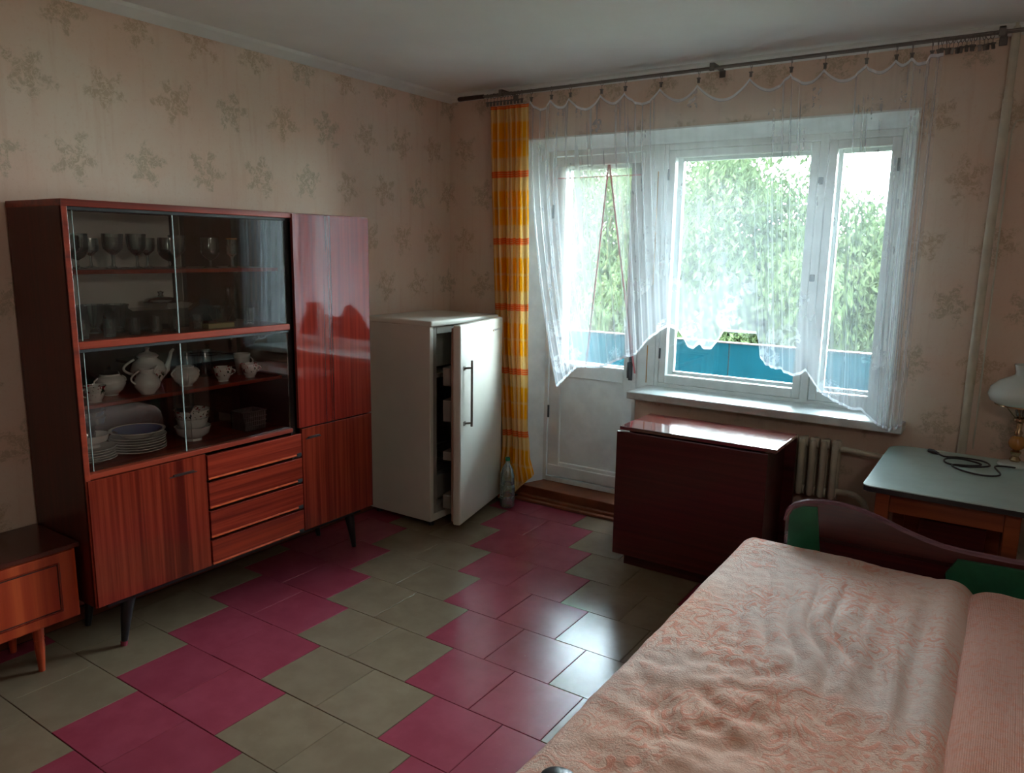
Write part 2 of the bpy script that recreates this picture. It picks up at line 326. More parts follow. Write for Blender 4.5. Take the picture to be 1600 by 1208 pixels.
# ------------------------------------------------------------ mesh tools
class MB:
    def __init__(s): s.v = []; s.f = []; s.uv = None
    def add(s, vs, fs):
        o = len(s.v); s.v += [Vector(p) for p in vs]; s.f += [tuple(i+o for i in f) for f in fs]; return s
    def box(s, x0, x1, y0, y1, z0, z1, bev=0.0, seg=2):
        bm = bmesh.new(); bmesh.ops.create_cube(bm, size=1)
        for v in bm.verts: v.co = Vector(((x0+x1)/2+v.co.x*(x1-x0), (y0+y1)/2+v.co.y*(y1-y0), (z0+z1)/2+v.co.z*(z1-z0)))
        if bev: bmesh.ops.bevel(bm, geom=bm.edges[:], offset=bev, segments=seg, affect='EDGES', profile=.5)
        s.addbm(bm); return s
    def addbm(s, bm):
        bm.verts.index_update(); s.add([v.co.copy() for v in bm.verts], [[v.index for v in f.verts] for f in bm.faces]); bm.free()
    def tube(s, pts, r, n=10, caps=True):
        pts = [Vector(p) for p in pts]; rs = r if isinstance(r, (list, tuple)) else [r]*len(pts)
        vs = []; fs = []; prev = None
        for i, p in enumerate(pts):
            d = (pts[min(i+1, len(pts)-1)]-pts[max(i-1, 0)]).normalized()
            if prev is None:
                a = Vector((0, 0, 1)) if abs(d.z) < .9 else Vector((1, 0, 0)); nn = d.cross(a).normalized()
            else: nn = (prev-d*prev.dot(d)).normalized()
            prev = nn; b = d.cross(nn)
            for k in range(n): vs.append(p+(nn*math.cos(2*PI*k/n)+b*math.sin(2*PI*k/n))*rs[i])
        for i in range(len(pts)-1):
            for k in range(n): fs.append((i*n+k, i*n+(k+1) % n, (i+1)*n+(k+1) % n, (i+1)*n+k))
        if caps: fs.append(tuple(range(n))[::-1]); fs.append(tuple((len(pts)-1)*n+k for k in range(n)))
        return s.add(vs, fs)
    def lathe(s, prof, c=(0, 0, 0), n=24, closed=False):
        c = Vector(c); vs = []; fs = []; m = len(prof)
        for r, z in prof:
            for k in range(n): vs.append(c+Vector((r*math.cos(2*PI*k/n), r*math.sin(2*PI*k/n), z)))
        for i in range(m-1 if not closed else m):
            j = (i+1) % m
            for k in range(n): fs.append((i*n+k, i*n+(k+1) % n, j*n+(k+1) % n, j*n+k))
        if not closed:
            if prof[0][0] > 1e-5: fs.append(tuple(range(n))[::-1])
            if prof[-1][0] > 1e-5 and prof[-1] != prof[0]: fs.append(tuple((m-1)*n+k for k in range(n)))
        return s.add(vs, fs)
    def prism(s, poly, axis, a, b):
        # poly of 2D points; axis = extrusion axis
        def P(u, v, t): return {'x': (t, u, v), 'y': (u, t, v), 'z': (u, v, t)}[axis]
        n = len(poly); vs = [P(u, v, a) for u, v in poly]+[P(u, v, b) for u, v in poly]
        fs = [tuple(range(n))[::-1], tuple(range(n, 2*n))]+[(i, (i+1) % n, (i+1) % n+n, i+n) for i in range(n)]
        return s.add(vs, fs)
    def frame(s, axis, u0, u1, v0, v1, wu, wv, a, b, bev=.002):
        # rectangular frame of four bars; axis = depth axis; wv may be (bottom, top)
        wb_, wt = wv if isinstance(wv, tuple) else (wv, wv)
        for (p, q, r, t) in ((u0, u0+wu, v0, v1), (u1-wu, u1, v0, v1), (u0+wu, u1-wu, v0, v0+wb_), (u0+wu, u1-wu, v1-wt, v1)):
            if axis == 'y': s.box(p, q, a, b, r, t, bev, 1)
            else: s.box(a, b, p, q, r, t, bev, 1)
        return s
    def xf(s, mat, start=0):
        for i in range(start, len(s.v)): s.v[i] = mat @ s.v[i]
        return s

ORG = {}
def build(name, mb, mat, parent=None, smooth=False, angle=40, loc=None):
    org = ORG.get(parent.name, Vector()) if parent else (Vector(loc) if loc is not None else Vector())
    me = bpy.data.meshes.new(name); me.from_pydata([tuple(v-org) for v in mb.v], [], mb.f)
    if mb.uv:
        ul = me.uv_layers.new(name='UVMap')
        for lp in me.loops: ul.data[lp.index].uv = mb.uv[lp.vertex_index]
    bm = bmesh.new(); bm.from_mesh(me); bmesh.ops.recalc_face_normals(bm, faces=bm.faces[:]); bm.to_mesh(me); bm.free()
    me.materials.append(M[mat] if isinstance(mat, str) else mat)
    o = bpy.data.objects.new(name, me); COL.objects.link(o)
    if smooth:
        me.shade_smooth()
        try: me.set_sharp_from_angle(angle=math.radians(angle))
        except Exception: pass
    if parent: o.parent = parent
    else: o.location = org
    ORG[o.name] = org; return o
def tag(o, label=None, cat=None, group=None, kind=None):
    if label: o['label'] = label
    if cat: o['category'] = cat
    if group: o['group'] = group
    if kind: o['kind'] = kind
    return o
def thing(name, label, cat, loc=(0, 0, 0), group=None):
    o = bpy.data.objects.new(name, None); COL.objects.link(o); o.location = loc; o.empty_display_size = .05
    ORG[o.name] = Vector(loc); return tag(o, label, cat, group)
def copy_tree(o, loc, label, rotz=0, parent=None, scale=None):
    c = o.copy(); COL.objects.link(c)
    if parent is None:
        c.location = loc; c.rotation_euler = (0, 0, rotz); c['label'] = label
        if scale: c.scale = scale
    else: c.parent = parent
    for ch in list(o.children): copy_tree(ch, None, None, 0, c)
    return c
def struct(name, mb, mat, parent=None, **k):
    o = build(name, mb, mat, parent, **k); o['kind'] = 'structure'; return o

# ------------------------------------------------------------ room shell
H = 2.5; XR = 3.72; YB = -5.0
fl = struct('floor', MB().box(0, XR, YB, 0, -.12, -.004), 'gap_dark')
struct('ceiling', MB().box(-.15, XR+.15, YB-.15, .35, H, H+.15), 'ceiling')
struct('wall_left', MB().box(-.15, 0, YB, .35, -.12, H), 'paper_y')
struct('wall_right', MB().box(XR, XR+.15, YB, .35, -.12, H), 'pale_wall')
struct('wall_back', MB().box(-.15, XR+.15, YB-.15, YB, -.12, H), 'wood_side')
WT = .36
wf = MB()
wf.box(0, .591, 0, WT, -.12, H); wf.box(2.67, XR, 0, WT, -.12, H); wf.box(.591, 2.67, 0, WT, 2.204, H); wf.box(1.356, 2.67, 0, WT, -.12, .745)
struct('wall_window', wf, 'paper_x')
# splayed plaster reveals round the opening (white painted)
rv = MB()
rv.prism([(.590, -.004), (.598, -.004), (.655, .15), (.655, .34), (.590, .34)], 'z', .0, 2.206)
rv.prism([(2.671, -.004), (2.663, -.004), (2.607, .15), (2.607, .34), (2.671, .34)], 'z', .74, 2.206)
rv.prism([(-.0045, 2.206), (-.0045, 2.197), (.15, 2.146), (.34, 2.146), (.34, 2.206)], 'x', .595, 2.668)
struct('trim_1', rv, 'white_paint')
struct('trim_2', MB().box(1.335, 1.358, -.005, .15, -.0, .745, .002), 'white_paint')
# cornices
cn = MB(); cn.prism([(0, H), (0, 2.462), (.012, 2.455), (.05, 2.485), (.055, H)], 'y', YB, 0); struct('trim_3', cn, 'cornice')
cn = MB(); cn.prism([(0, H), (0, 2.462), (-.02, 2.462), (-.045, 2.472), (-.06, 2.488), (-.06, H)], 'x', .0, XR); struct('trim_4', cn, 'cornice')
struct('baseboard_left', MB().box(0, .015, YB, 0, 0, .06, .003), 'brown_paint')
bb = MB(); bb.box(0, .59, -.015, 0, 0, .06, .003); bb.box(1.36, XR, -.015, 0, 0, .06, .003); struct('baseboard_window', bb, 'brown_paint')
struct('baseboard_right', MB().box(XR-.015, XR, YB, 0, 0, .06, .003), 'brown_paint')
# threshold in front of the balcony door
th = MB(); th.box(.592, 1.335, -.02, .36, -.0, .075, .004); th.box(.60, 1.50, -.060, -.024, 0, .026, .004); th.box(.60, 1.50, -.10, -.066, 0, .014, .003)
struct('trim_5', th, 'brown_paint')

# floor tiles, each one a part of the floor
TP = .2915; tm = {}
for k in ('pink', 'green'):
    mb = MB(); mb.box(-TP/2+.0011, TP/2-.0011, -TP/2+.0011, TP/2-.0011, -.006, 0, .0012, 1)
    me = bpy.data.meshes.new('floor_tile_'+k); me.from_pydata([tuple(v) for v in mb.v], [], mb.f); me.materials.append(M['tile_'+k]); tm[k] = me
y_edge = -2.05
cut = {}
for row in range(-11, 8):
    y0 = y_edge+row*TP; y1 = y0+TP
    if y1 < YB+.02 or y0 > -.09: continue
    start = .546-.1458*row         # a joint of this row
    # pink pair starts at .40 - .1458*(row+1) for row=-1 -> two pink, two green
    p0 = .40-.1458*(row+1)
    k0 = math.floor((0-p0)/TP)
    for k in range(k0, k0+16):
        x0 = p0+k*TP; x1 = x0+TP
        if x1 < .02 or x0 > XR-.02: continue
        kind = 'pink' if (k % 4) < 2 else 'green'
        a, b = max(x0, .016), min(x1, XR-.016); c, d = max(y0, YB+.001), min(y1, -.104)
        me = tm[kind]
        if (a, b) != (x0, x1) or (c, d) != (y0, y1):
            mb = MB(); mb.box(a-(x0+x1)/2, b-.0011-(x0+x1)/2, c-(y0+y1)/2, d-.0011-(y0+y1)/2, -.006, 0)
            me = bpy.data.meshes.new('floor_tile_cut'); me.from_pydata([tuple(v) for v in mb.v], [], mb.f); me.materials.append(M['tile_'+kind])
        o = bpy.data.objects.new('floor_tile', me); COL.objects.link(o); o.parent = fl
        o.location = ((x0+x1)/2, (y0+y1)/2, random.uniform(-.0006, .0004)); o.rotation_euler = (random.uniform(-.0022, .0022), random.uniform(-.0022, .0022), random.uniform(-.002, .002))

# ------------------------------------------------------------ window, balcony door
def pane(parent, x0, x1, z0, z1, y, n='pane'):
    return build(n, MB().box(x0, x1, y, y+.003, z0, z1), 'pane', parent)
fw = MB(); fw.frame('y', .652, 1.36, .078, 2.146, .028, (.03, .03), .15, .30); fw.box(1.29, 1.402, .145, .31, .745, 2.146, .004)
d1 = struct('door_1', fw, 'white_paint')
lf = MB(); lf.frame('y', .684, 1.286, .112, 2.112, .085, (.10, .055), .155, .20, .004); lf.box(.769, 1.201, .155, .20, .775, .862, .004)
dl = build('door_leaf', lf, 'white_paint', d1)
build('door_panel', MB().box(.765, 1.205, .170, .185, .20, .785, .002), 'white_paint', dl)
# raised batten at the foot of the leaf
build('weather_board', MB().box(.69, 1.28, .146, .156, .118, .19, .004), 'white_paint', dl)
lo2 = MB(); lo2.frame('y', .70, 1.27, .125, 2.10, .055, (.10, .06), .235, .275, .004); lo2.box(.755, 1.215, .235, .275, .775, .862, .004)
build('outer_leaf', lo2, 'white_paint', d1)
pane(dl, .765, 1.205, .855, 2.062, .178); pane(d1, .75, 1.22, .855, 2.045, .255)
lt = MB(); lt.box(1.236, 1.262, .148, .156, .80, .955, .003); lt.tube([(1.25, .150, .91), (1.25, .118, .91), (1.25, .112, .86), (1.252, .112, .82)], .007, 8)
build('door_handle', lt, 'latch_paint', dl, smooth=True)
build('door_hinge', MB().tube([(.69, .147, .50), (.69, .147, .58)], .007, 8), 'latch_paint', dl); build('door_hinge', MB().tube([(.69, .147, 1.75), (.69, .147, 1.83)], .007, 8), 'latch_paint', dl)
build('bare_wood_streak', MB().box(1.352, 1.357, .1435, .1455, .80, 1.02), 'ochre', d1)
build('bare_wood_streak', MB().box(1.368, 1.373, .1435, .1455, 1.30, 2.00), 'ochre', d1)

w1 = struct('window_1', MB().frame('y', 1.402, 2.61, .785, 2.146, .022, (.02, .035), .15, .31, .003).box(2.222, 2.262, .147, .31, .79, 2.146, .004), 'white_paint')
for (a, b) in ((1.424, 2.222), (2.262, 2.588)):
    s1 = build('window_sash', MB().frame('y', a+.002, b-.002, .806, 2.110, .040, (.050, .040), .150, .195, .004), 'white_paint', w1)
    pane(s1, a+.036, b-.036, .85, 2.074, .172)
    s2 = build('window_sash', MB().frame('y', a+.012, b-.012, .815, 2.10, .042, (.052, .042), .240, .280, .004), 'white_paint', w1)
    pane(s2, a+.045, b-.045, .86, 2.062, .258)
for (x, z) in ((1.432, .95), (1.432, 1.95), (2.582, .95), (2.582, 1.95)):
    build('window_hinge', MB().tube([(x, .144, z), (x, .144, z+.06)], .006, 8), 'latch_paint', w1)
for (x, z) in ((2.238, .97), (2.238, 1.9), (2.236, 1.42)):
    build('window_catch', MB().box(x-.012, x+.012, .138, .148, z, z+.035, .003), 'latch_paint', w1)
sl = MB(); sl.box(1.356, 2.745, -.125, .16, .745, .787, .006)
struct('window_sill', sl, 'sill_paint').name = 'trim_6'

# ------------------------------------------------------------ large display cabinet
CX = .412
cab = thing('display_cabinet', 'tall glossy red-brown display cabinet with sliding glass front, doors and drawers', 'cabinet', (.22, -1.9, 0))
CL, CR, CT, CB = -2.617, -1.178, 1.70, .222
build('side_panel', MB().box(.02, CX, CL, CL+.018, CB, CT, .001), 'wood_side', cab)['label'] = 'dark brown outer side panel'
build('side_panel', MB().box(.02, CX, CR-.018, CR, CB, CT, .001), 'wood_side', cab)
build('top_panel', MB().box(.018, CX+.006, CL-.001, CR+.001, CT-.022, CT+.002, .002), 'wood_edge', cab)
build('bottom_panel', MB().box(.022, CX-.002, CL+.018, CR-.018, CB, CB+.018), 'wood_side', cab)
build('back_panel', MB().box(.022, .030, CL+.018, CR-.018, CB+.018, CT-.022), 'wood_inner', cab)
build('pale_back_board', MB().box(.030, .034, CL+.020, -1.99, 1.214, CT-.024), 'pale_wall', cab)
build('divider_panel', MB().box(.03, CX-.012, -1.676, -1.652, CB+.018, CT-.022), 'inset_black', cab)
build('divider_panel', MB().box(.03, CX-.008, -2.142, -2.126, CB+.018, .71), 'wood_inner', cab)
build('front_edge', MB().box(CX-.010, CX+.004, CL+.0, CL+.020, CB, CT-.02, .002), 'wood_edge', cab)
build('shelf', MB().box(.03, CX+.002, CL+.018, -1.676, .712, .732, .002), 'wood_edge', cab)['label'] = 'floor board of the glazed part'
build('shelf', MB().box(.03, CX+.003, CL+.018, -1.672, 1.186, 1.213, .003), 'wood_edge', cab)['label'] = 'thick middle rail between upper and lower glass'
build('shelf', MB().box(.03, .352, CL+.018, -1.676, 1.445, 1.461, .002), 'wood_edge', cab)
build('shelf', MB().box(.03, .352, CL+.018, -1.676, .957, .972, .002), 'wood_edge', cab)
build('glass_rail', MB().box(CX-.04, CX-.004, CL+.018, -1.676, CT-.034, CT-.022, .001), 'inset_black', cab)
build('glass_rail', MB().box(CX-.04, CX-.004, CL+.018, -1.676, 1.174, 1.186, .001), 'inset_black', cab)
for (z0, z1) in ((1.214, 1.668), (.734, 1.176)):
    for (y0, y1, x) in ((-2.590, -2.168, CX-.028), (-2.205, -1.678, CX-.016)):
        g = build('glass_door', MB().box(x, x+.003, y0, y1, z0, z1), 'vitrine', cab)
        for ye in ((y0-.0, y0+.0026) if x < CX-.02 else (y0, y0+.0026),):
            build('glass_edge', MB().box(x-.0005, x+.0045, ye[0]-.001, ye[1], z0, z1), 'pane_edge', g)
        if x < CX-.02: build('glass_edge', MB().box(x-.0005, x+.0045, y0+.02, y0+.022, z0, z1), 'pane_edge', g)
# doors and drawers
FX0, FX1 = CX-.004, CX+.012
dd = build('door', MB().box(FX0, FX1, -1.648, CR, .726, 1.697, .0015), 'wood_lacquer', cab); dd['label'] = 'mirror-gloss upper door reflecting the window'
d2 = build('door', MB().box(FX0, FX1, -2.612, -2.138, .224, .710, .0015), 'wood_front', cab)
d3 = build('door', MB().box(FX0, FX1, -1.634, CR, .224, .720, .0015), 'wood_front', cab)
build('handle', MB().box(FX1-.001, FX1+.008, -2.285, -2.195, .652, .657, .001).box(FX1, FX1+.0015, -2.30, -2.18, .646, .650), 'dark_brown', d2)
build('handle', MB().box(FX1-.001, FX1+.008, -1.60, -1.53, .672, .677, .001).box(FX1, FX1+.0015, -1.61, -1.52, .666, .670), 'dark_brown', d3)
zs = [.712, .5955, .4705, .342, .2235]
for i in range(4):
    z1, z0 = zs[i], zs[i+1]
    dr = build('drawer', MB().box(FX0, FX1, -2.130, -1.638, z0+.002, z1-.012, .0015), 'wood_front_h', cab)
    build('drawer_lit_edge', MB().prism([(FX1-.010, z0+.001), (FX1+.004, z0+.003), (FX1+.004, z0+.007), (FX1-.004, z0+.014)], 'y', -2.130, -1.67), 'wood_stand', dr)  # brighter orange wood paints in the lit edge under each drawer
    build('finger_notch', MB().box(FX1-.002, FX1+.002, -1.668, -1.642, z0-.002, z0+.014), 'inset_black', dr)
build('plinth_rail', MB().box(.06, CX-.03, CL+.06, CR-.05, CB-.03, CB), 'black', cab)
for (x, y) in ((CX-.06, -2.481), (CX-.06, -1.264), (.08, -2.481), (.08, -1.264)):
    dy = -.02 if y < -2 else .02
    lg = build('leg', MB().tube([(x, y-dy, CB-.028), (x, y-dy*.2, .11), (x, y+dy*.6, .0)], [.027, .02, .011], 12), 'black', cab, smooth=True)
    if x > .2 and y < -2: build('leg_tip', MB().tube([(x, y+dy*.5, .018), (x, y+dy*.62, .0)], [.0135, .0125], 12), 'tile_pink', lg)

# ------------------------------------------------------------ things in the cabinet
def wineglass(kind, mat, h, rb, foot, mats2=None):
    pass
def goblet_mb(h, rb, rim, bowl=.5, rf=.03):
    # stem glass: outer profile then inner
    zb = h*(1-bowl)
    pr = [(0, 0), (rf, .001), (rf, .003), (.006, .010), (.004, zb*.55), (.006, zb-.004), (rb*.55, zb+.006), (rb*.92, zb+h*bowl*.25), (rb, zb+h*bowl*.5), (rim, h), (rim-.002, h), (rb-.002, zb+h*bowl*.5), (rb*.85, zb+h*bowl*.25), (.004, zb+.008)]
    return MB().lathe(pr, n=20)
def tumbler_mb(h, r0, r1):
    return MB().lathe([(0, 0), (r0, 0), (r0+.001, .004), (r1, h), (r1-.002, h), (r0-.001, .010), (0, .009)], n=20)
def local(name, label, cat, parts, group=None):
    t = thing(name, label, cat, (0, 0, 0), group)
    for (n, mb, mt) in parts: build(n, mb, mt, t, smooth=True)
    return t
Z1, Z2, Z3, Z4 = 1.4615, 1.2135, .9725, .7325
def wg(y, x, h, rb, rim, mat, label, bowl=.5, smoke=False, orange=False):
    zb = h*(1-bowl)
    pts = [('glass_body', goblet_mb(h, rb, rim, bowl, min(.032, rb*.85)), mat)]
    if smoke: pts.append(('tinted_bowl', MB().lathe([(.004, zb+.004), (rb*.57, zb+.0055), (rb*.945, zb+h*bowl*.25), (rb+.001, zb+h*bowl*.45), (rb+.0006, zb+h*bowl*.47)], n=20), 'smoke_glass'))
    if orange: pts.append(('gilt_rim', MB().lathe([(rim+.0008, h-.005), (rim+.0008, h+.0006), (rim-.0025, h+.0006), (rim-.0025, h-.005)], n=20, closed=True), 'amber'))
    t = local('wine_glass', label, 'glass', pts, 'stemware on the upper shelf'); t.location = (x, y, Z1); return t
wg(-2.545, .30, .120, .034, .034, 'clear_glass', 'dark-bowled wine glass at the far left end of the upper shelf', .6, True)
wg(-2.49, .24, .128, .040, .040, 'clear_glass', 'large goblet with smoky bowl, second from the left on upper shelf', .72, True)
wg(-2.405, .17, .112, .031, .030, 'clear_glass', 'plain wine glass behind and right of the large smoky goblet', .55)
wg(-2.372, .27, .130, .036, .038, 'clear_glass', 'wide clear wine glass with dark rim left of centre on upper shelf', .58)
wg(-2.315, .16, .118, .026, .026, 'clear_glass', 'narrow clear wine glass standing at the back between two wide ones', .52)
wg(-2.268, .25, .132, .034, .037, 'clear_glass', 'tall flared wine glass just left of the squat smoky goblet', .6)
wg(-2.190, .19, .118, .030, .031, 'clear_glass', 'plain wine glass half hidden behind the squat smoky goblet', .55)
wg(-2.150, .28, .120, .043, .042, 'clear_glass', 'squat wide goblet with smoky bowl at the glass door edge', .74, True)
wg(-2.075, .22, .132, .032, .036, 'clear_glass', 'tall clear wine glass behind the right edge of the first pane', .6)
wg(-2.030, .16, .126, .030, .033, 'clear_glass', 'slim wine glass right of the pane edge, back row', .6)
wg(-1.965, .28, .124, .039, .038, 'clear_glass', 'straight-sided goblet on the right half of the upper shelf', .72, True)
wg(-1.845, .26, .092, .024, .026, 'clear_glass', 'small cut-glass cordial glass near the right end of upper shelf', .5)
wg(-1.800, .20, .125, .022, .024, 'clear_glass', 'slim glass with orange rim at the right end of upper shelf', .5, False, True)
# middle: tumblers
def tb(y, x, h, r, mat, label, name='tumbler', group='small glasses on the middle shelf'):
    mb = tumbler_mb(h, r*.82, r)
    for k in range(10):
        a = 2*PI*k/10; mb.box(r*.83*math.cos(a)-.0012, r*.83*math.cos(a)+.0012, r*.83*math.sin(a)-.0012, r*.83*math.sin(a)+.0012, .006, h*.45)
    o = build(name, mb, mat, None, smooth=True); o.location = (x, y, Z2); return tag(o, label, 'glass', group)
tl_ = [(-2.535, .32, .070, .026, 'small facetted tumbler at the far left of the middle shelf'), (-2.44, .33, .066, .024, 'small tumbler second from the left, front row of middle shelf'),
       (-2.345, .33, .066, .023, 'small tumbler third from the left, front row of middle shelf'), (-2.255, .33, .066, .023, 'small tumbler in front of the dark glass tray'),
       (-2.175, .33, .058, .022, 'small squat tumbler just left of the pane edge'), (-2.06, .31, .058, .021, 'small tumbler just right of the pane edge'),
       (-1.90, .24, .070, .022, 'taller tumbler behind the cream box'), (-1.80, .30, .072, .023, 'tumbler at the right end of the middle shelf')]
for (y, x, h, r, lb) in tl_: tb(y, x, h, r, 'clear_glass', lb)
for i, (y, x, lb) in enumerate(((-2.50, .20, 'cut crystal vase at the back left corner of the middle shelf'), (-2.415, .17, 'cut crystal vase second from the left in the back row'), (-2.34, .20, 'cut crystal vase left of the dark glass tray'))):
    mb = MB().lathe([(0, 0), (.03, 0), (.02, .02), (.034, .06), (.045, .11), (.043, .11), (.030, .06), (.012, .025)], n=14)
    for k in range(14):
        a = 2*PI*k/14; mb.tube([(.022*math.cos(a), .022*math.sin(a), .02), (.0355*math.cos(a), .0355*math.sin(a), .06), (.046*math.cos(a), .046*math.sin(a), .11)], .0018, 4)
    o = build('crystal_vase', mb, 'clear_glass', None, smooth=True); o.location = (x, y, Z2); tag(o, lb, 'vase', 'crystal vases')
o = build('glass_tray', MB().prism([(-.14, .0), (.14, 0), (.17, .022), (.17, .028), (.15, .026), (.12, .006), (-.12, .006), (-.15, .026), (-.17, .028), (-.17, .022)], 'x', -.08, .08), 'dark_glass'); o.location = (.15, -2.17, Z2+.075)
tag(o, 'dark glass oblong tray raised behind the small tumblers', 'tray')
bx = MB(); bx.box(-.07, .07, -.13, .13, 0, .075, .004)
o = build('carton_box', bx, 'dark_glass', None); o.location = (.15, -2.17, Z2); tag(o, 'dark box carrying the glass tray at the back of the middle shelf', 'box')
o = build('glass_cover', MB().lathe([(.070, 0), (.072, .004), (.060, .016), (.012, .026), (.008, .034), (.014, .044), (0, .048)], n=24), 'clear_glass', None, smooth=True); o.location = (.15, -2.12, Z2+.104)
tag(o, 'clear glass bowl lid with knob lying on the dark tray', 'lid')
o = build('glass_bowl', MB().lathe([(0, 0), (.025, 0), (.028, .006), (.05, .04), (.058, .075), (.056, .075), (.046, .042), (.02, .012), (0, .01)], n=24), 'clear_glass', None, smooth=True); o.location = (.18, -1.86, Z2+.0)
tag(o, 'clear cut bowl in the back row right of the cream box', 'bowl')
o = build('card_box', MB().box(-.022, .022, -.062, .062, 0, .020, .002), 'cream', None); o.location = (.34, -1.985, Z2); tag(o, 'small flat cream box lying in front on the middle shelf', 'box')
o = build('glass_decanter', MB().lathe([(0, 0), (.03, 0), (.034, .03), (.03, .07), (.012, .10), (.010, .15), (.014, .155), (0, .157)], n=18), 'dark_glass', None, smooth=True); o.location = (.10, -1.76, Z2)
tag(o, 'dark glass decanter at the back right of the middle shelf', 'decanter')

# third shelf: tea set
def handle_pts(r, z0, z1, out, n=9, side=1):
    return [(0, side*(r+out*math.sin(PI*i/(n-1))), z0+(z1-z0)*i/(n-1)) for i in range(n)]
def cup(label, y, x, z, mat='floral', rot=0, h=.062, r=.040, saucer=False):
    t = thing('tea_cup', label, 'cup', (0, 0, 0), 'tea cups')
    build('cup_body', MB().lathe([(0, 0), (.022, 0), (.021, .006), (.026, .012), (r*.82, h*.45), (r, h), (r-.002, h), (r*.78, h*.45), (.018, .012), (0, .010)], n=24), mat, t, smooth=True)
    build('handle', MB().tube(handle_pts(r*.86, h*.35, h*.85, .026), .0032, 8), mat, t, smooth=True)
    t.location = (x, y, z); t.rotation_euler = (0, 0, rot); return t
cup('white floral tea cup at the left end of the tea shelf', -2.50, .305, Z3, 'floral', PI)
cup('red-flowered tea cup right of the open sugar bowl', -1.935, .28, Z3, 'floral', 0)
lc = cup('red-flowered tea cup farthest right, under the stacked cup', -1.80, .285, Z3, 'floral', 0)
cup('pale tea cup stacked on top at the right end of tea shelf', -1.775, .20, Z3+.0, 'porcelain', 0, .098, .038)
def sugar(label, y, x, lid, mat):
    t = thing('sugar_bowl', label, 'sugar bowl', (0, 0, 0), 'sugar bowls of the tea set')
    build('bowl_body', MB().lathe([(0, 0), (.026, 0), (.026, .005), (.045, .022), (.056, .046), (.050, .068), (.036, .078), (.036, .084), (.033, .084), (.033, .076), (.046, .064), (.050, .046), (.03, .012), (0, .01)], n=28), mat, t, smooth=True)
    for s in (1, -1): build('handle', MB().tube(handle_pts(.047, .04, .072, .016, 7, s), .003, 8), mat, t, smooth=True)
    if lid: build('lid', MB().lathe([(.034, .0845), (.036, .0845), (.028, .096), (.008, .102), (.006, .106), (.010, .112), (0, .116)], n=24), 'smoke_glass', t, smooth=True)
    t.location = (x, y, Z3); return t
sugar('grey-white sugar bowl with dark lid behind the leftmost tea cup', -2.395, .22, True, 'porcelain')
sugar('plain white round sugar bowl in the middle of the tea shelf', -2.10, .26, False, 'porcelain')
t = thing('milk_jug', 'plain white milk jug in front of the floral teapot', 'jug')
build('jug_body', MB().lathe([(0, 0), (.026, 0), (.028, .004), (.046, .028), (.050, .046), (.040, .068), (.026, .084), (.030, .100), (.028, .100), (.023, .084), (.037, .066), (.046, .046), (.03, .012), (0, .01)], n=28), 'porcelain', t, smooth=True)
build('handle', MB().tube(handle_pts(.030, .035, .095, .034, 11, -1), .0035, 8), 'porcelain', t, smooth=True)
build('spout', MB().tube([(0, .018, .080), (0, .032, .094), (0, .046, .108)], [.014, .010, .004], 10), 'porcelain', t, smooth=True)
t.location = (.305, -2.295, Z3)
t = thing('teapot', 'white floral teapot with knobbed lid on the tea shelf', 'teapot')
build('pot_body', MB().lathe([(0, 0), (.036, 0), (.034, .010), (.042, .022), (.062, .050), (.068, .078), (.058, .106), (.036, .124), (.032, .136), (.030, .136), (.03, .12), (0, .118)], n=32), 'floral', t, smooth=True)
build('lid', MB().lathe([(.040, .130), (.042, .136), (.030, .146), (.010, .152), (.006, .158), (.011, .168), (.006, .176), (0, .178)], n=24), 'porcelain', t, smooth=True)
build('spout', MB().tube([(0, .052, .050), (0, .080, .070), (0, .092, .105), (0, .104, .140), (0, .116, .152)], [.017, .013, .009, .007, .005], 12), 'porcelain', t, smooth=True)
build('handle', MB().tube(handle_pts(.058, .060, .125, .045, 12, -1), .005, 8), 'porcelain', t, smooth=True)
t.location = (.20, -2.225, Z3)
for (y, lb) in ((-1.90, 'dark glass jar left of the two in the back row of the tea shelf'), (-1.99, 'dark glass jar standing behind the left floral cup')):
    o = build('glass_jar', MB().lathe([(0, 0), (.032, 0), (.034, .01), (.034, .10), (.028, .115), (.030, .125), (0, .127)], n=20), 'dark_glass', None, smooth=True); o.location = (.10, y, Z3); tag(o, lb, 'jar', 'dark jars')
# bottom shelf
def plate_mb(r, h=.016): return MB().lathe([(0, .002), (r*.5, 0), (r*.55, .003), (r*.97, h), (r, h+.001), (r*.98, h+.003), (r*.6, .006), (0, .005)], n=32)
pm = build('plate', plate_mb(.105), 'porcelain', None, smooth=True); pm.location = (.245, -2.315, Z4)
tag(pm, 'bottom plate of the stack with the blue dish', 'plate', 'plates stacked left of centre')
for k in range(1, 6):
    c = pm.copy(); COL.objects.link(c); c.location = (.245+random.uniform(-.003, .003), -2.315+random.uniform(-.003, .003), Z4+.0105*k)
    c['label'] = ('second', 'third', 'fourth', 'fifth', 'sixth')[k-1]+' plate up in the stack with the blue dish'
t = thing('soup_plate', 'soup plate glazed blue inside, topmost of the plate stack', 'plate', (0, 0, 0), 'plates stacked left of centre')
build('plate_body', MB().lathe([(0, .002), (.05, 0), (.06, .004), (.085, .022), (.104, .027), (.104, .030), (.084, .026), (.058, .008), (0, .006)], n=32), 'porcelain', t, smooth=True)
build('glaze', MB().lathe([(0, .0068), (.058, .0088), (.084, .0268), (.092, .0285), (.092, .0292), (.083, .0278), (.057, .0096), (0, .0076)], n=32), 'blue_glaze', t, smooth=True); t.location = (.245, -2.315, Z4+.063)
pm = build('plate', plate_mb(.085), 'porcelain', None, smooth=True); pm.location = (.25, -2.53+.03, Z4)
tag(pm, 'bottom plate of the small stack in the left corner', 'plate', 'saucers stacked in the left corner')
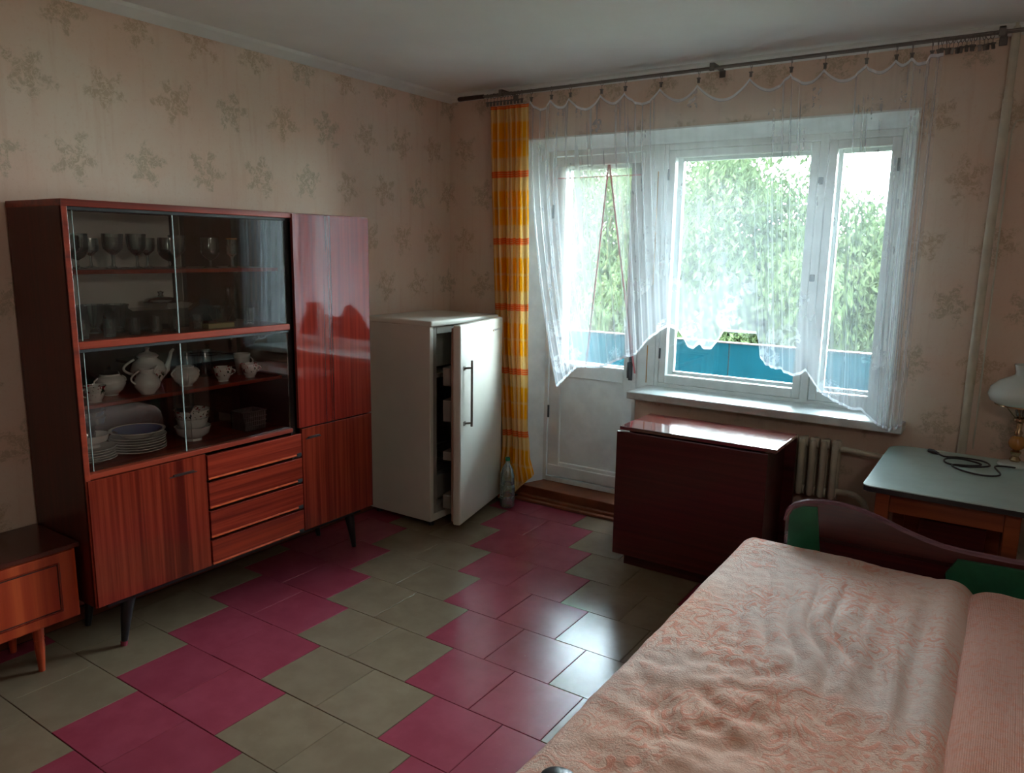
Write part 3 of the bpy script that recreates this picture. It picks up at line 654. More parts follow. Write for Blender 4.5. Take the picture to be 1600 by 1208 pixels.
for k in range(1, 5):
    c = pm.copy(); COL.objects.link(c); c.location = (.25+random.uniform(-.006, .006), -2.50+random.uniform(-.006, .006), Z4+.0095*k)
    c['label'] = ('second', 'third', 'fourth', 'topmost')[k-1]+' plate up in the small left-corner stack'
def bowl_mb(r, h): return MB().lathe([(0, 0), (r*.48, 0), (r*.46, .010), (r*.62, .016), (r*.88, h*.5), (r, h), (r-.003, h), (r*.84, h*.5), (r*.5, .02), (0, .016)], n=32)
o = build('bowl', bowl_mb(.062, .05), 'porcelain', None, smooth=True); o.location = (.25, -2.50, Z4+.057); tag(o, 'white bowl set on the small left-corner plate stack', 'bowl', 'bowls left')
o = build('bowl', bowl_mb(.078, .05), 'dark_glass', None, smooth=True); o.location = (.17, -2.48, Z4+.11); tag(o, 'dark glass bowl lower of two held up at the left end', 'bowl', 'bowls left')
o = build('bowl', bowl_mb(.078, .05), 'dark_glass', None, smooth=True); o.location = (.17, -2.48, Z4+.135); tag(o, 'dark glass bowl upper of two held up at the left end', 'bowl', 'bowls left')
o = build('glass_jar', MB().lathe([(0, 0), (.04, 0), (.045, .01), (.045, .10), (.04, .108), (0, .109)], n=20), 'dark_glass', None, smooth=True); o.location = (.17, -2.48, Z4); tag(o, 'dark glass jar under the two dark bowls', 'jar')
for k, (r, lb) in enumerate(((.074, 'lowest and widest white bowl of the stack of three'), (.066, 'middle white bowl of the stack of three'), (.072, 'topmost white bowl with red flowers inside, stack of three'))):
    t = thing('bowl', lb, 'bowl', (0, 0, 0), 'three stacked white bowls'); build('bowl_body', bowl_mb(r, .062), 'porcelain' if k < 2 else 'floral', t, smooth=True); t.location = (.25, -2.075, Z4+.036*k)
t = thing('glass_sundae_dish', 'clear glass dish standing inside the topmost white bowl', 'dish'); build('dish_body', MB().lathe([(0, 0), (.03, 0), (.008, .012), (.03, .03), (.045, .055), (.043, .055), (.028, .032), (0, .014)], n=20), 'clear_glass', t, smooth=True); t.location = (.22, -2.09, Z4+.092)
t = thing('wicker_basket', 'small dark woven basket at the right end of the bottom shelf', 'basket')
bk = MB(); 
for k in range(9): bk.frame('y', -.062, .062, .0, .0, .0, 0, 0, 0, 0) if False else None
pr = [(-.052, 0), (.052, 0), (.062, .085), (.056, .085), (.047, .006), (-.047, .006), (-.056, .085), (-.062, .085)]
bk.prism(pr, 'x', -.045, .045); bk.box(-.048, -.043, -.055, .055, 0, .085, .001); bk.box(.043, .048, -.055, .055, 0, .085, .001)
build('basket_body', bk, 'basket', t); rmb = MB()
for k in range(11): rmb.tube([(-.050, -.05+.01*k, .0), (-.052, -.055+.011*k, .086)], .002, 5); rmb.tube([(.050, -.05+.01*k, .0), (.052, -.055+.011*k, .086)], .002, 5)
for z in (.02, .04, .06, .085): rmb.tube([(.051, -.055-.08*z, z), (.051, .055+.08*z, z)], .0026, 6)
tag(build('woven_rods', rmb, 'basket', t), kind='stuff'); t.location = (.26, -1.80, Z4)

# ------------------------------------------------------------ low stand at the left
st = thing('low_stand', 'low cherry-veneered media stand on turned legs left of the display cabinet', 'stand', (.18, -3.1, 0))
SX = .33
build('top_board', MB().box(.018, SX+.014, -3.62, -2.622, .452, .470, .003), 'wood_stand_top', st)['label'] = 'dark glossy top board'
cs = MB(); cs.box(.022, SX, -3.61, -2.634, .182, .452, .002); build('carcass', cs, 'wood_stand', st)
for (a, b) in ((-3.11, -2.644), (-3.60, -3.12)):
    d = build('door', MB().box(SX-.002, SX+.006, a, b, .188, .446, .002), 'wood_stand', st)
    build('moulding', MB().frame('x', a+.05, b-.05, .222, .412, .006, .006, SX+.005, SX+.010, .0015), 'wood_front', d)
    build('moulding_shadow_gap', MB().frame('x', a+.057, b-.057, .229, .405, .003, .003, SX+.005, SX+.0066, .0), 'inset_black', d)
for (x, y) in ((.285, -2.765), (.285, -3.47), (.06, -2.765), (.06, -3.47)):
    build('leg', MB().lathe([(0, .0), (.011, 0), (.012, .02), (.015, .06), (.0175, .10), (.0165, .118), (.019, .124), (.0165, .131), (.019, .138), (.018, .145), (.019, .184), (0, .184)], (x, y, 0), 16), 'wood_stand', st, smooth=True)

# ------------------------------------------------------------ refrigerator
fr = thing('refrigerator', 'old small white refrigerator with its door ajar, right of the display cabinet', 'refrigerator', (.26, -.50, 0))
FY0, FY1, FXB, FXF, FH = -.812, -.190, .03, .508, 1.172
bd = MB(); bd.box(FXB, FXF, FY0, FY0+.03, .035, FH-.03, .004); bd.box(FXB, FXF, FY1-.03, FY1, .035, FH-.03, .004); bd.box(FXB, FXB+.02, FY0+.03, FY1-.03, .035, FH-.03)
bd.box(FXB+.02, FXF-.0, FY0+.03, FY1-.03, .035, .075, .003)
build('body', bd, 'fridge', fr)
build('top_cover', MB().box(FXB-.005, FXF+.015, FY0-.004, FY1+.004, FH-.032, FH, .008, 3), 'fridge', fr, smooth=True)
inn = MB(); inn.box(FXB+.02, FXB+.06, FY0+.03, FY1-.03, .075, FH-.032); inn.box(FXB+.06, FXF-.006, FY0+.03, FY0+.065, .075, FH-.032, .003); inn.box(FXB+.06, FXF-.006, FY1-.065, FY1-.03, .075, FH-.032, .003); inn.box(FXB+.06, FXF-.006, FY0+.065, FY1-.065, .075, .12, .003); inn.box(FXB+.06, FXF-.006, FY0+.065, FY1-.065, FH-.075, FH-.032, .003)
build('liner', inn, 'fridge_in', fr)
build('freezer_box', MB().box(.16, .44, FY0+.07, FY1-.07, .90, 1.09, .006), 'fridge_in', fr)
build('freezer_tray', MB().box(.14, .47, FY0+.07, FY1-.07, .845, .872, .004), 'fridge_in', fr)
build('cavity_shade', MB().box(FXB+.061, FXB+.066, FY0+.066, FY1-.066, .12, .84), 'fridge_shade', fr)  # dark sheet that paints in the shade deep inside the fridge
for z in (.30, .46, .64):
    wr = MB()
    for k in range(13): wr.tube([(.10, FY0+.07+.04*k, z), (.46, FY0+.07+.04*k, z)], .002, 5)
    wr.tube([(.46, FY0+.067, z), (.46, FY1-.067, z)], .003, 6); wr.tube([(.11, FY0+.067, z), (.11, FY1-.067, z)], .003, 6)
    build('wire_shelf', wr, 'steel_dark', fr)
build('vegetable_drawer', MB().box(.10, .455, FY0+.075, FY1-.075, .125, .27, .008), 'fridge_in', fr)
for (x, y) in ((.07, FY0+.05), (.07, FY1-.05), (.47, FY0+.05), (.47, FY1-.05)):
    build('foot', MB().lathe([(0, 0), (.018, 0), (.018, .036), (0, .036)], (x, y, 0), 12), 'black', fr)
HP = Vector((.516, FY1-.012, 0)); TH = math.radians(13.3)
DM = Matrix.Translation(HP) @ Matrix.Rotation(TH, 4, 'Z')
W = FY1-.005-FY0
def door_box(*a, **k): return MB().box(*a, **k).xf(DM)
dr = build('door', door_box(.0, .045, -W, .0, .05, FH-.012, .010, seg=3), 'fridge', fr, smooth=True)
build('door_gasket', door_box(-.014, .001, -W+.012, -.012, .065, FH-.03, .003), 'fridge_gasket', dr)
build('inner_liner', door_box(-.030, -.013, -W+.04, -.04, .09, FH-.06, .006), 'fridge_in', dr)
for z, hh in ((.82, .10), (.62, .12), (.40, .05), (.12, .08)):
    build('door_shelf', door_box(-.085, -.028, -W+.05, -.05, z, z+hh, .006), 'fridge_in', dr)
hb = MB(); hb.tube([(.075, -W+.085, .60), (.075, -W+.085, .965)], .0065, 10)
for z in (.62, .925): hb.tube([(.044, -W+.055, z), (.062, -W+.070, z), (.075, -W+.085, z)], .0055, 8)
for z in (.62, .925): hb.box(.043, .048, -W+.040, -W+.068, z-.012, z+.012, .002)
build('handle', hb.xf(DM), 'steel_dark', dr, smooth=True)
lg = MB(); lg.lathe([(0, 0), (.006, 0), (.006, .003), (0, .003)], n=12); lg.xf(Matrix.Translation((.045, -.155, 1.092)) @ Matrix.Rotation(PI/2, 4, 'Y'))
st0 = len(lg.v)
pts = [(.0465, -.14+.0055*i, 1.093+.006*math.sin(i*1.7)) for i in range(18)]
lg.tube(pts, .0013, 5); lg.xf(DM)
build('badge', lg, 'chrome', dr)

# ------------------------------------------------------------ curtains and rod
rod = thing('curtain_rod', 'long metal double curtain rod under the ceiling above the window', 'curtain rod', (1.6, -.15, 2.45))
ZR = 2.438
build('rod', MB().tube([(.20, -.15, ZR+.005), (3.05, -.15, ZR+.012)], .006, 10), 'steel_dark', rod, smooth=True)
build('rod', MB().tube([(.24, -.115, ZR+.008), (3.05, -.115, ZR+.015)], .0055, 10), 'steel_dark', rod, smooth=True)
build('end_knob', MB().tube([(.185, -.15, ZR+.005), (.20, -.15, ZR+.005), (.37, -.15, ZR+.005)], [.012, .014, .012], 12), 'dark_brown', rod, smooth=True)
for x in (1.755, .50, 2.95):
    build('bracket', MB().box(x-.012, x+.012, -.165, 0, ZR+.020, ZR+.030, .002).box(x-.012, x+.012, -.165, -.157, ZR-.008, ZR+.03, .002).box(x-.015, x+.015, -.008, 0, ZR-.01, ZR+.045, .002), 'steel_dark', rod)
def clip_mb():
    mb = MB(); n = 14
    mb.tube([(0, .0135*math.cos(2*PI*i/n), .0135*math.sin(2*PI*i/n)) for i in range(n+1)], .0014, 5)
    mb.tube([(0, 0, -.013), (0, 0, -.030)], .0012, 5)
    mb.box(-.006, .006, -.004, .004, -.055, -.030, .001); mb.box(-.009, .009, -.006, .006, -.036, -.030, .001)
    return mb
clip_px = [.705, .838, .959, 1.150, 1.289, 1.488, 1.687, 1.945, 2.131, 2.279, 2.452, 2.570, 2.630, 2.705]
clip_z = [2.385, 2.380, 2.378, 2.378, 2.378, 2.378, 2.376, 2.378, 2.380, 2.381, 2.383, 2.386, 2.388, 2.390]
SY = -.165
sc_ = thing('sheer_curtain', 'long sheer white embroidered curtain with scalloped hem hanging over the window', 'curtain', (1.6, SY, 2.4))
def interp(tab, u):
    for i in range(len(tab)-1):
        if u <= tab[i+1][0]:
            a, b = tab[i], tab[i+1]; k = (u-a[0])/(b[0]-a[0]+1e-9); return [a[j]+(b[j]-a[j])*k for j in range(len(a))]
    return list(tab[-1])
KN = [(.70, .925, .765), (.78, .99, .83), (.88, 1.06, .90), (1.0, 1.20, .905), (1.2, 1.345, .975), (1.3, 1.42, 1.0), (1.38, 1.49, 1.09), (1.45, 1.56, 1.145), (1.52, 1.60, 1.17), (1.56, 1.66, 1.15),
      (1.59, 1.69, 1.11), (1.61, 1.715, 1.07), (1.635, 1.745, 1.062), (1.66, 1.775, 1.09), (1.685, 1.80, 1.066), (1.71, 1.84, 1.068), (1.735, 1.87, 1.11), (1.77, 1.90, 1.165), (1.92, 2.065, 1.165), (1.945, 2.08, 1.10), (1.965, 2.095, 1.045), (2.0, 2.12, 1.015), (2.04, 2.15, 1.0), (2.09, 2.195, 1.0), (2.11, 2.21, .985), (2.16, 2.255, .972), (2.20, 2.29, .985), (2.22, 2.31, 1.005), (2.23, 2.32, .99), (2.24, 2.32, .99),
      (2.3, 2.39, .90), (2.4, 2.49, .855), (2.46, 2.53, .84), (2.5, 2.57, .845), (2.58, 2.64, .785), (2.68, 2.70, .765), (2.75, 2.745, .79)]
NU, NV = 420, 64
sh = MB(); sh.uv = []
def foldw(x):
    g = lambda c, s: math.exp(-((x-c)/s)**2)
    return .10+1.0*g(1.36, .09)+1.1*g(2.13, .07)+1.0*g(2.45, .05)+1.2*g(2.70, .08)+.9*g(.74, .12)+.35*g(1.0, .1)
ph = 0; PH = []
for i in range(NU+1):
    x = .70+2.05*i/NU; PH.append(ph); ph += (1+foldw(x)*1.3)*.30
for j in range(NV+1):
    v = j/NV
    for i in range(NU+1):
        x = .70+2.05*i/NU
        # top edge: pinned at clips, sagging between
        k = 0
        while k < len(clip_px)-2 and x > clip_px[k+1]: k += 1
        tt = min(max((x-clip_px[k])/(clip_px[k+1]-clip_px[k]), 0), 1); gap = clip_px[k+1]-clip_px[k]
        ztop = clip_z[k]*(1-tt)+clip_z[k+1]*tt-gap*.30*(math.sin(PI*tt)**.85)
        _, bx_, bz = interp(KN, x)
        z = ztop+(bz-ztop)*v
        s = v**1.15
        # left edge bellies before falling to the tip
        xx = x+(bx_-x)*s
        if x < 1.0: xx = x+(bx_-x)*(v**1.9)
        if x > 2.45: xx -= .0*s
        A = foldw(xx if v > .3 else x)
        pinch = math.exp(-(v*9)**2)
        amp = (.0016+.0115*A)*(.30+.70*min(1, v*2.2))
        y = SY+amp*math.sin(PH[i])+.5*amp*math.sin(PH[i]*2.3+1+v*1.5)+.02*pinch*math.sin(PI*tt)
        sh.v.append(Vector((xx+.004*A*math.cos(PH[i]*1.0+v), y, z)))
        ln = ztop-bz
        sh.uv.append((x, (1-v)*ln if v > .5 else 10-v*ln))
for j in range(NV):
    for i in range(NU):
        a = j*(NU+1)+i; sh.f.append((a, a+1, a+NU+2, a+NU+1))
build('voile', sh, 'sheer', sc_, smooth=True, angle=180)
for (x, z) in zip(clip_px, clip_z):
    c = build('clip', clip_mb().xf(Matrix.Translation((x, -.15, ZR+.0))), 'steel_dark', sc_)
cl0 = build('curtain_clip', clip_mb(), 'steel_dark', None, loc=(0, 0, 0))
tag(cl0, 'spare metal clip ring bunched at the right end of the rod', 'curtain clip', 'spare clips bunched at the right end of the rod')
for k in range(14):
    c = cl0 if k == 0 else cl0.copy()
    if k: COL.objects.link(c)
    c.location = (2.725+.0148*k, -.15, ZR+.002); c.rotation_euler = (random.uniform(-.25, .25), random.uniform(-.1, .1), random.uniform(-.7, .7))

oc = thing('orange_curtain', 'narrow gathered yellow and orange checked curtain left of the balcony door', 'curtain', (.55, -.12, 2.4))
OL = [(2.385, .392, .655), (1.9, .405, .662), (1.5, .425, .672), (1.0, .455, .680), (.75, .490, .688), (.45, .520, .690), (.22, .520, .72), (.10, .525, .765), (.015, .520, .67)]
ob = MB(); ob.uv = []; NU2, NV2 = 150, 60
for j in range(NV2+1):
    v = j/NV2; z = 2.385-2.365*v
    for q in range(len(OL)-1):
        if z >= OL[q+1][0]: break
    a, b = OL[q], OL[q+1]; k = min(max((a[0]-z)/(a[0]-b[0]), 0), 1); xl = a[1]+(b[1]-a[1])*k; xr = a[2]+(b[2]-a[2])*k
    for i in range(NU2+1):
        u = i/NU2; p = (u+.03*math.sin(u*11)+.02*math.sin(u*23+1))*2*PI*6.5
        amp = .022+.012*math.sin(3*u+1)+.006*math.sin(z*3+u*9)
        y = -.105+amp*math.sin(p+.25*math.sin(z*2.2)) - (.05*max(0, (.35-z)/.35) if z < .35 else 0)
        x = xl+(xr-xl)*u+.011*math.cos(p*1.0+.6)*(1 if v > .02 else .6)
        zz = z
        if z < .5: zz = z+(u**3)*.13*(1-z/.5)
        ob.v.append(Vector((x, y, zz+.004*math.sin(p)))); ob.uv.append((u*1.3, zz))
for j in range(NV2):
    for i in range(NU2):
        a = j*(NU2+1)+i; ob.f.append((a, a+1, a+NU2+2, a+NU2+1))
build('cloth', ob, 'orange', oc, smooth=True, angle=180)
for k in range(11): build('clip', clip_mb().xf(Matrix.Translation((.40+.024*k, -.15, ZR)) @ Matrix.Rotation(random.uniform(-.6, .6), 4, 'Z')), 'steel_dark', oc)

# insect net on the door, split in the middle with pink tape edges
nt = thing('insect_net', 'fine insect net with pink tape edges parted over the balcony door', 'net', (1.05, .10, 2.0))
for s, xb in ((-1, .965), (1, 1.285)):
    n = MB(); vs = []; N = 24
    for j in range(N+1):
        v = j/N; z = 2.05-(2.05-.85)*v
        xi = 1.072+(xb-1.072)*v**1.05
        xo = .735 if s < 0 else 1.30
        for i in range(9):
            u = i/8; x = xi+(xo-xi)*u; vs.append((x, .128+.006*math.sin(u*16+v*2), z))
    n.add(vs, [(j*9+i, j*9+i+1, j*9+i+10, j*9+i+9) for j in range(N) for i in range(8)])
    build('net_panel', n, 'net', nt, smooth=True, angle=180)
    tp = MB(); pts = [Vector((1.072+s*.004+(xb-1.072)*(j/N)**1.05, .124, 2.05-1.2*j/N)) for j in range(N+1)]
    for j in range(N): tp.add([pts[j]+Vector((-.005, 0, 0)), pts[j]+Vector((.005, 0, 0)), pts[j+1]+Vector((.005, 0, 0)), pts[j+1]+Vector((-.005, 0, 0)), pts[j]+Vector((-.005, .002, 0)), pts[j]+Vector((.005, .002, 0)), pts[j+1]+Vector((.005, .002, 0)), pts[j+1]+Vector((-.005, .002, 0))], [(0, 1, 2, 3), (4, 5, 6, 7), (0, 3, 7, 4), (1, 2, 6, 5)])
    build('edge_tape', tp, 'pink_tape', nt)
build('top_band', MB().box(.735, 1.28, .120, .123, 1.985, 2.05), 'net', nt)
build('edge_tape', MB().box(.735, 1.28, .118, .120, 1.981, 1.986), 'pink_tape', nt)

bt = thing('plastic_bottle', 'clear empty plastic bottle with green cap on the floor by the orange curtain', 'bottle', (.645, -.245, 0))
build('bottle_body', MB().lathe([(0, 0), (.040, 0), (.047, .012), (.047, .07), (.044, .075), (.047, .08), (.047, .14), (.044, .145), (.047, .15), (.046, .20), (.034, .245), (.014, .278), (.013, .295), (.012, .295), (.013, .276), (.032, .243), (.0445, .20), (.0455, .01), (0, .004)], (.645, -.245, 0), 24), 'bottle', bt, smooth=True)
build('cap', MB().lathe([(0, .312), (.015, .312), (.0155, .293), (.0135, .291), (0, .2955)], (.645, -.245, 0), 16), 'green_cap', bt, smooth=True)

# ------------------------------------------------------------ radiator and pipes
rd = thing('radiator', 'cream cast-iron radiator under the window sill beside the folded table', 'radiator', (2.1, -.1, .37))
for k in range(17):
    x = 2.470-.0505*k; sct = MB()
    for yy in (-.135, -.060):
        sct.tube([(x, yy, .385), (x, yy, .40), (x, yy, .65), (x, yy, .665)], [.012, .0165, .0165, .012], 10)
    sct.tube([(x-.020, -.0975, .40), (x+.020, -.0975, .40)], .024, 10); sct.tube([(x-.020, -.0975, .645), (x+.020, -.0975, .645)], .024, 10)
    sct.box(x-.006, x+.006, -.135, -.06, .39, .665, .003)
    build('radiator_section', sct, 'radiator', rd, smooth=True)
pp = MB(); pp.tube([(2.48, -.0975, .632), (2.60, -.095, .625), (2.72, -.085, .615), (2.90, -.085, .605), (2.955, -.08, .60)], .014, 12)
build('supply_pipe', pp, 'radiator', rd, smooth=True)
arc = [(2.48, -.0975, .415), (2.54, -.10, .418)]+[(2.54+.09*math.sin(a), -.10, .328+.09*math.cos(a)) for a in [PI/2*i/8 for i in range(1, 9)]]+[(2.632, -.10, .20), (2.632, -.10, .02)]
build('return_pipe', MB().tube(arc, .015, 12), 'radiator', rd, smooth=True)
for x in (1.8, 2.35): build('wall_bracket', MB().box(x-.008, x+.008, -.10, -.002, .40, .415), 'radiator', rd)
vp = thing('riser_pipe', 'cream heating riser pipe running up the window wall behind the desk', 'pipe', (2.99, -.045, 0))
build('pipe', MB().tube([(2.985, -.045, 0), (2.985, -.045, 1.4), (2.993, -.045, 2.19)], .0185, 14), 'radiator', vp, smooth=True)
build('pipe', MB().tube([(2.993, -.045, 2.18), (2.995, -.045, 2.5)], .0165, 14), 'radiator', vp, smooth=True)
build('coupling', MB().tube([(2.993, -.045, 2.185), (2.993, -.045, 2.205)], .0205, 14), 'radiator', vp, smooth=True)
wc = MB().tube([(3.026, -.006, .70), (3.024, -.006, 1.4), (3.020, -.006, 2.08), (3.032, -.006, 2.12), (3.06, -.006, 2.125), (3.2, -.006, 2.15), (3.6, -.006, 2.16)], .004, 6)
tag(build('wall_cable', wc, 'radiator', None), 'thin painted wire running up beside the riser pipe and off to the right', 'cable')

# ------------------------------------------------------------ folded table
tb_ = thing('drop_leaf_table', 'folded dark mahogany drop-leaf table with glossy top below the window', 'table', (1.92, -.38, 0))
TX0, TX1, TY0, TY1, TZ = 1.556, 2.315, -.610, -.245, .708
build('table_top', MB().box(TX0, TX1, TY0, TY1, TZ-.018, TZ, .002), 'table_top', tb_)
build('leaf', MB().box(TX0-.004, TX1-.03, TY0-.022, TY0-.002, .055, TZ-.022, .002), 'table_leaf', tb_)
build('leaf', MB().box(TX0, TX1, TY1+.002, TY1+.020, .055, TZ-.022, .002), 'table_leaf', tb_)
build('side_panel', MB().box(TX0+.05, TX0+.068, TY0+.01, TY1-.01, 0, TZ-.018, .001), 'table_leaf', tb_)
build('side_panel', MB().box(TX1-.068, TX1-.05, TY0+.01, TY1-.01, 0, TZ-.018, .001), 'table_leaf', tb_)
build('plinth_board', MB().box(TX0+.05, TX1-.05, TY0+.004, TY0+.022, 0, .09, .001), 'table_leaf', tb_)
build('stretcher', MB().box(TX0+.068, TX1-.068, -.44, -.42, .01, .12), 'table_leaf', tb_)
build('gate_leg', MB().box(TX1-.12, TX1-.08, TY0+.012, TY0+.04, 0, TZ-.03, .002), 'table_leaf', tb_)
build('gate_leg', MB().box(TX0+.10, TX0+.14, TY0+.012, TY0+.04, 0, TZ-.03, .002), 'table_leaf', tb_)

# ------------------------------------------------------------ desk
dk = thing('desk', 'desk with pale mint laminate top and orange-brown wooden frame, right of the radiator', 'desk', (3.0, -.45, 0))
KX0, KX1, KY0, KY1, KZ = 2.705, 3.36, -.872, -.105, .692
def rpoly(x0, x1, y0, y1, rs, n=8):
    pts = []; cs_ = [(x0+rs[0], y0+rs[0], PI, rs[0]), (x1-rs[1], y0+rs[1], 1.5*PI, rs[1]), (x1-rs[2], y1-rs[2], 0, rs[2]), (x0+rs[3], y1-rs[3], .5*PI, rs[3])]
    for (cx_, cy_, a0, r) in cs_:
        for i in range(n+1): a = a0+PI/2*i/n; pts.append((cx_+r*math.cos(a), cy_+r*math.sin(a)))
    return pts
build('desk_top', MB().prism(rpoly(KX0, KX1, KY0, KY1, (.03, .03, .08, .08)), 'z', KZ-.004, KZ), 'mint', dk)
build('top_edge', MB().prism(rpoly(KX0+.001, KX1-.001, KY0+.001, KY1-.001, (.03, .03, .08, .08)), 'z', KZ-.024, KZ-.0042), 'black', dk)
for (x, y) in ((KX0+.045, KY0+.04), (3.17, KY0+.04), (KX0+.045, KY1-.08), (3.17, KY1-.08)):
    build('leg', MB().box(x, x+.05, y, y+.05, 0, KZ-.024, .004), 'desk_wood', dk)
build('apron', MB().box(KX0+.095, 3.17, KY0+.05, KY0+.07, KZ-.105, KZ-.024, .002), 'desk_wood', dk)
build('apron', MB().box(KX0+.095, 3.17, KY1-.07, KY1-.05, KZ-.105, KZ-.024, .002), 'desk_wood', dk)
build('apron', MB().box(KX0+.05, KX0+.07, KY0+.09, KY1-.08, KZ-.105, KZ-.024, .002), 'desk_wood', dk)
build('drawer_front', MB().box(KX0+.20, 3.12, KY0+.075, KY0+.09, KZ-.24, KZ-.11, .002), 'table_leaf', dk)
build('modesty_panel', MB().box(KX0+.095, 3.17, KY1-.10, KY1-.085, .20, KZ-.105, .002), 'desk_wood', dk)

lm = thing('table_lamp', 'old oil-lamp style table lamp with milk glass shade at the right end of the desk', 'lamp', (3.205, -.20, KZ))
LX, LY = 3.185, -.20
build('foot', MB().lathe([(0, 0), (.062, 0), (.064, .006), (.058, .014), (.030, .020), (0, .021)], (LX, LY, KZ), 28), 'milk', lm, smooth=True)
build('stem', MB().lathe([(.016, .018), (.022, .028), (.012, .042), (.020, .056), (.020, .062), (.010, .070), (0, .070)], (LX, LY, KZ), 20), 'brass', lm, smooth=True)
build('ceramic_knob', MB().lathe([(0, .068), (.014, .070), (.028, .082), (.033, .100), (.026, .122), (.016, .130), (0, .131)], (LX, LY, KZ), 24), 'amber', lm, smooth=True)
build('burner', MB().lathe([(0, .129), (.014, .130), (.016, .145), (.010, .155), (.011, .185), (.024, .195), (.024, .205), (.012, .212), (.013, .25), (0, .25)], (LX, LY, KZ), 20), 'brass', lm, smooth=True)
build('chimney', MB().lathe([(.018, .215), (.026, .25), (.026, .28), (.020, .30), (.020, .38), (.0185, .38), (.0185, .30), (.0245, .28), (.0245, .25), (.0165, .215)], (LX, LY, KZ), 20), 'clear_glass', lm, smooth=True)
build('shade', MB().lathe([(.096, .262), (.118, .275), (.128, .300), (.120, .330), (.092, .358), (.052, .378), (.040, .386), (.038, .398), (.046, .430), (.043, .430), (.035, .398), (.037, .384), (.050, .374), (.090, .354), (.116, .328), (.124, .300), (.114, .278), (.094, .266)], (LX, LY, KZ), 32, closed=True), 'milk', lm, smooth=True)
build('shade_holder', MB().lathe([(.095, .258), (.099, .258), (.099, .264), (.095, .264)], (LX, LY, KZ), 28, closed=True), 'brass', lm)
for k in range(3):
    a = 2*PI*k/3+.4; build('holder_arm', MB().tube([(LX+.02*math.cos(a), LY+.02*math.sin(a), KZ+.20), (LX+.06*math.cos(a), LY+.06*math.sin(a), KZ+.235), (LX+.097*math.cos(a), LY+.097*math.sin(a), KZ+.261)], .002, 6), 'brass', lm)
cbp = []
ctrl = [(3.19, -.26), (3.12, -.30), (3.14, -.42), (3.08, -.46), (3.00, -.44), (2.97, -.38), (3.03, -.33), (3.07, -.28), (3.00, -.25), (2.94, -.28), (2.95, -.34), (3.03, -.36), (3.10, -.31), (3.07, -.22), (2.99, -.20), (2.93, -.24), (2.90, -.20)]
def cat(p0, p1, p2, p3, t): return tuple(.5*((2*b)+(-a+c)*t+(2*a-5*b+4*c-d)*t*t+(-a+3*b-3*c+d)*t**3) for a, b, c, d in zip(p0, p1, p2, p3))
for i in range(len(ctrl)-1):
    p = [ctrl[max(i-1, 0)], ctrl[i], ctrl[i+1], ctrl[min(i+2, len(ctrl)-1)]]
    for k in range(6): q = cat(*p, k/6); cbp.append((q[0], q[1], KZ+.0038+.0065*(.5+.5*math.sin((i+k/6)*1.7))))
cb = thing('power_cord', 'black power cord lying in loops on the mint desk top', 'cord', (3.0, -.3, KZ))
build('cord', MB().tube(cbp, .0036, 8), 'rubber', cb, smooth=True)
build('plug', MB().tube([(2.905, -.205, KZ+.009), (2.885, -.190, KZ+.011), (2.865, -.175, KZ+.011)], [.006, .010, .008], 10), 'rubber', cb, smooth=True)

# ------------------------------------------------------------ bed
bed = thing('bed', 'wooden bed with dark red headboard and green end panels', 'bed', (3.0, -2.2, 0))
BX0, BX1 = 2.40, 3.66
hp = [(2.478, .18), (2.474, .545), (2.482, .585), (2.505, .612), (2.545, .630), (2.60, .640), (2.66, .642), (2.735, .634), (2.80, .616), (2.87, .592), (2.94, .572), (3.00, .560), (3.08, .555), (3.20, .555), (3.30, .560), (3.45, .590), (3.58, .615), (3.66, .60), (3.68, .56), (3.68, .18)]
build('headboard', MB().prism(hp, 'y', -1.040, -1.012), 'bed_wood', bed)
cap = [(u, v) for u, v in hp[1:19]]
rp = MB(); pts = [Vector((u, -1.026, v)) for u, v in cap]
rp.tube(pts, .0135, 8); build('headboard_lit_edge', rp, wood('bed_lit_edge_gloss', s2l(120, 84, 96), s2l(100, 66, 78), s2l(84, 50, 60), .12, 'x', coat=.6), bed, smooth=True)  # paler mauve colours in the light along the headboard's top edge
build('green_panel', MB().prism([(2.488, .30), (2.488, .57), (2.50, .597), (2.535, .617), (2.585, .624), (2.615, .40), (2.62, .30)], 'y', -1.046, -1.040), 'green_cloth', bed)
build('green_panel', MB().prism([(3.05, .30), (3.02, .48), (3.05, .535), (3.30, .545), (3.66, .55), (3.66, .30)], 'y', -1.060, -1.040), 'green_cloth', bed)
for (a, b) in ((BX0, BX0+.03), (BX1-.03, BX1)): build('side_rail', MB().box(a, b, -3.22, -1.04, .18, .34, .004), 'bed_wood', bed)
build('footboard', MB().box(BX0, BX1, -3.25, -3.22, .12, .48, .004), 'bed_wood', bed)
for (x, y) in ((2.49, -1.04), (3.62, -1.04), (BX0+.01, -3.25), (BX1-.05, -3.25)): build('leg', MB().box(x, x+.04, y, y+.028, 0, .18), 'bed_wood', bed)
build('slat_base', MB().box(BX0+.03, BX1-.03, -3.22, -1.05, .27, .29), 'bed_wood', bed)
tag(build('mattress', MB().box(BX0+.035, BX1-.01, -3.21, -1.075, .292, .44, .03, 4), 'blue_cloth', None, smooth=True, loc=(3, -2.1, .3)), 'mattress in blue printed cloth showing at the head end of the bed', 'mattress')

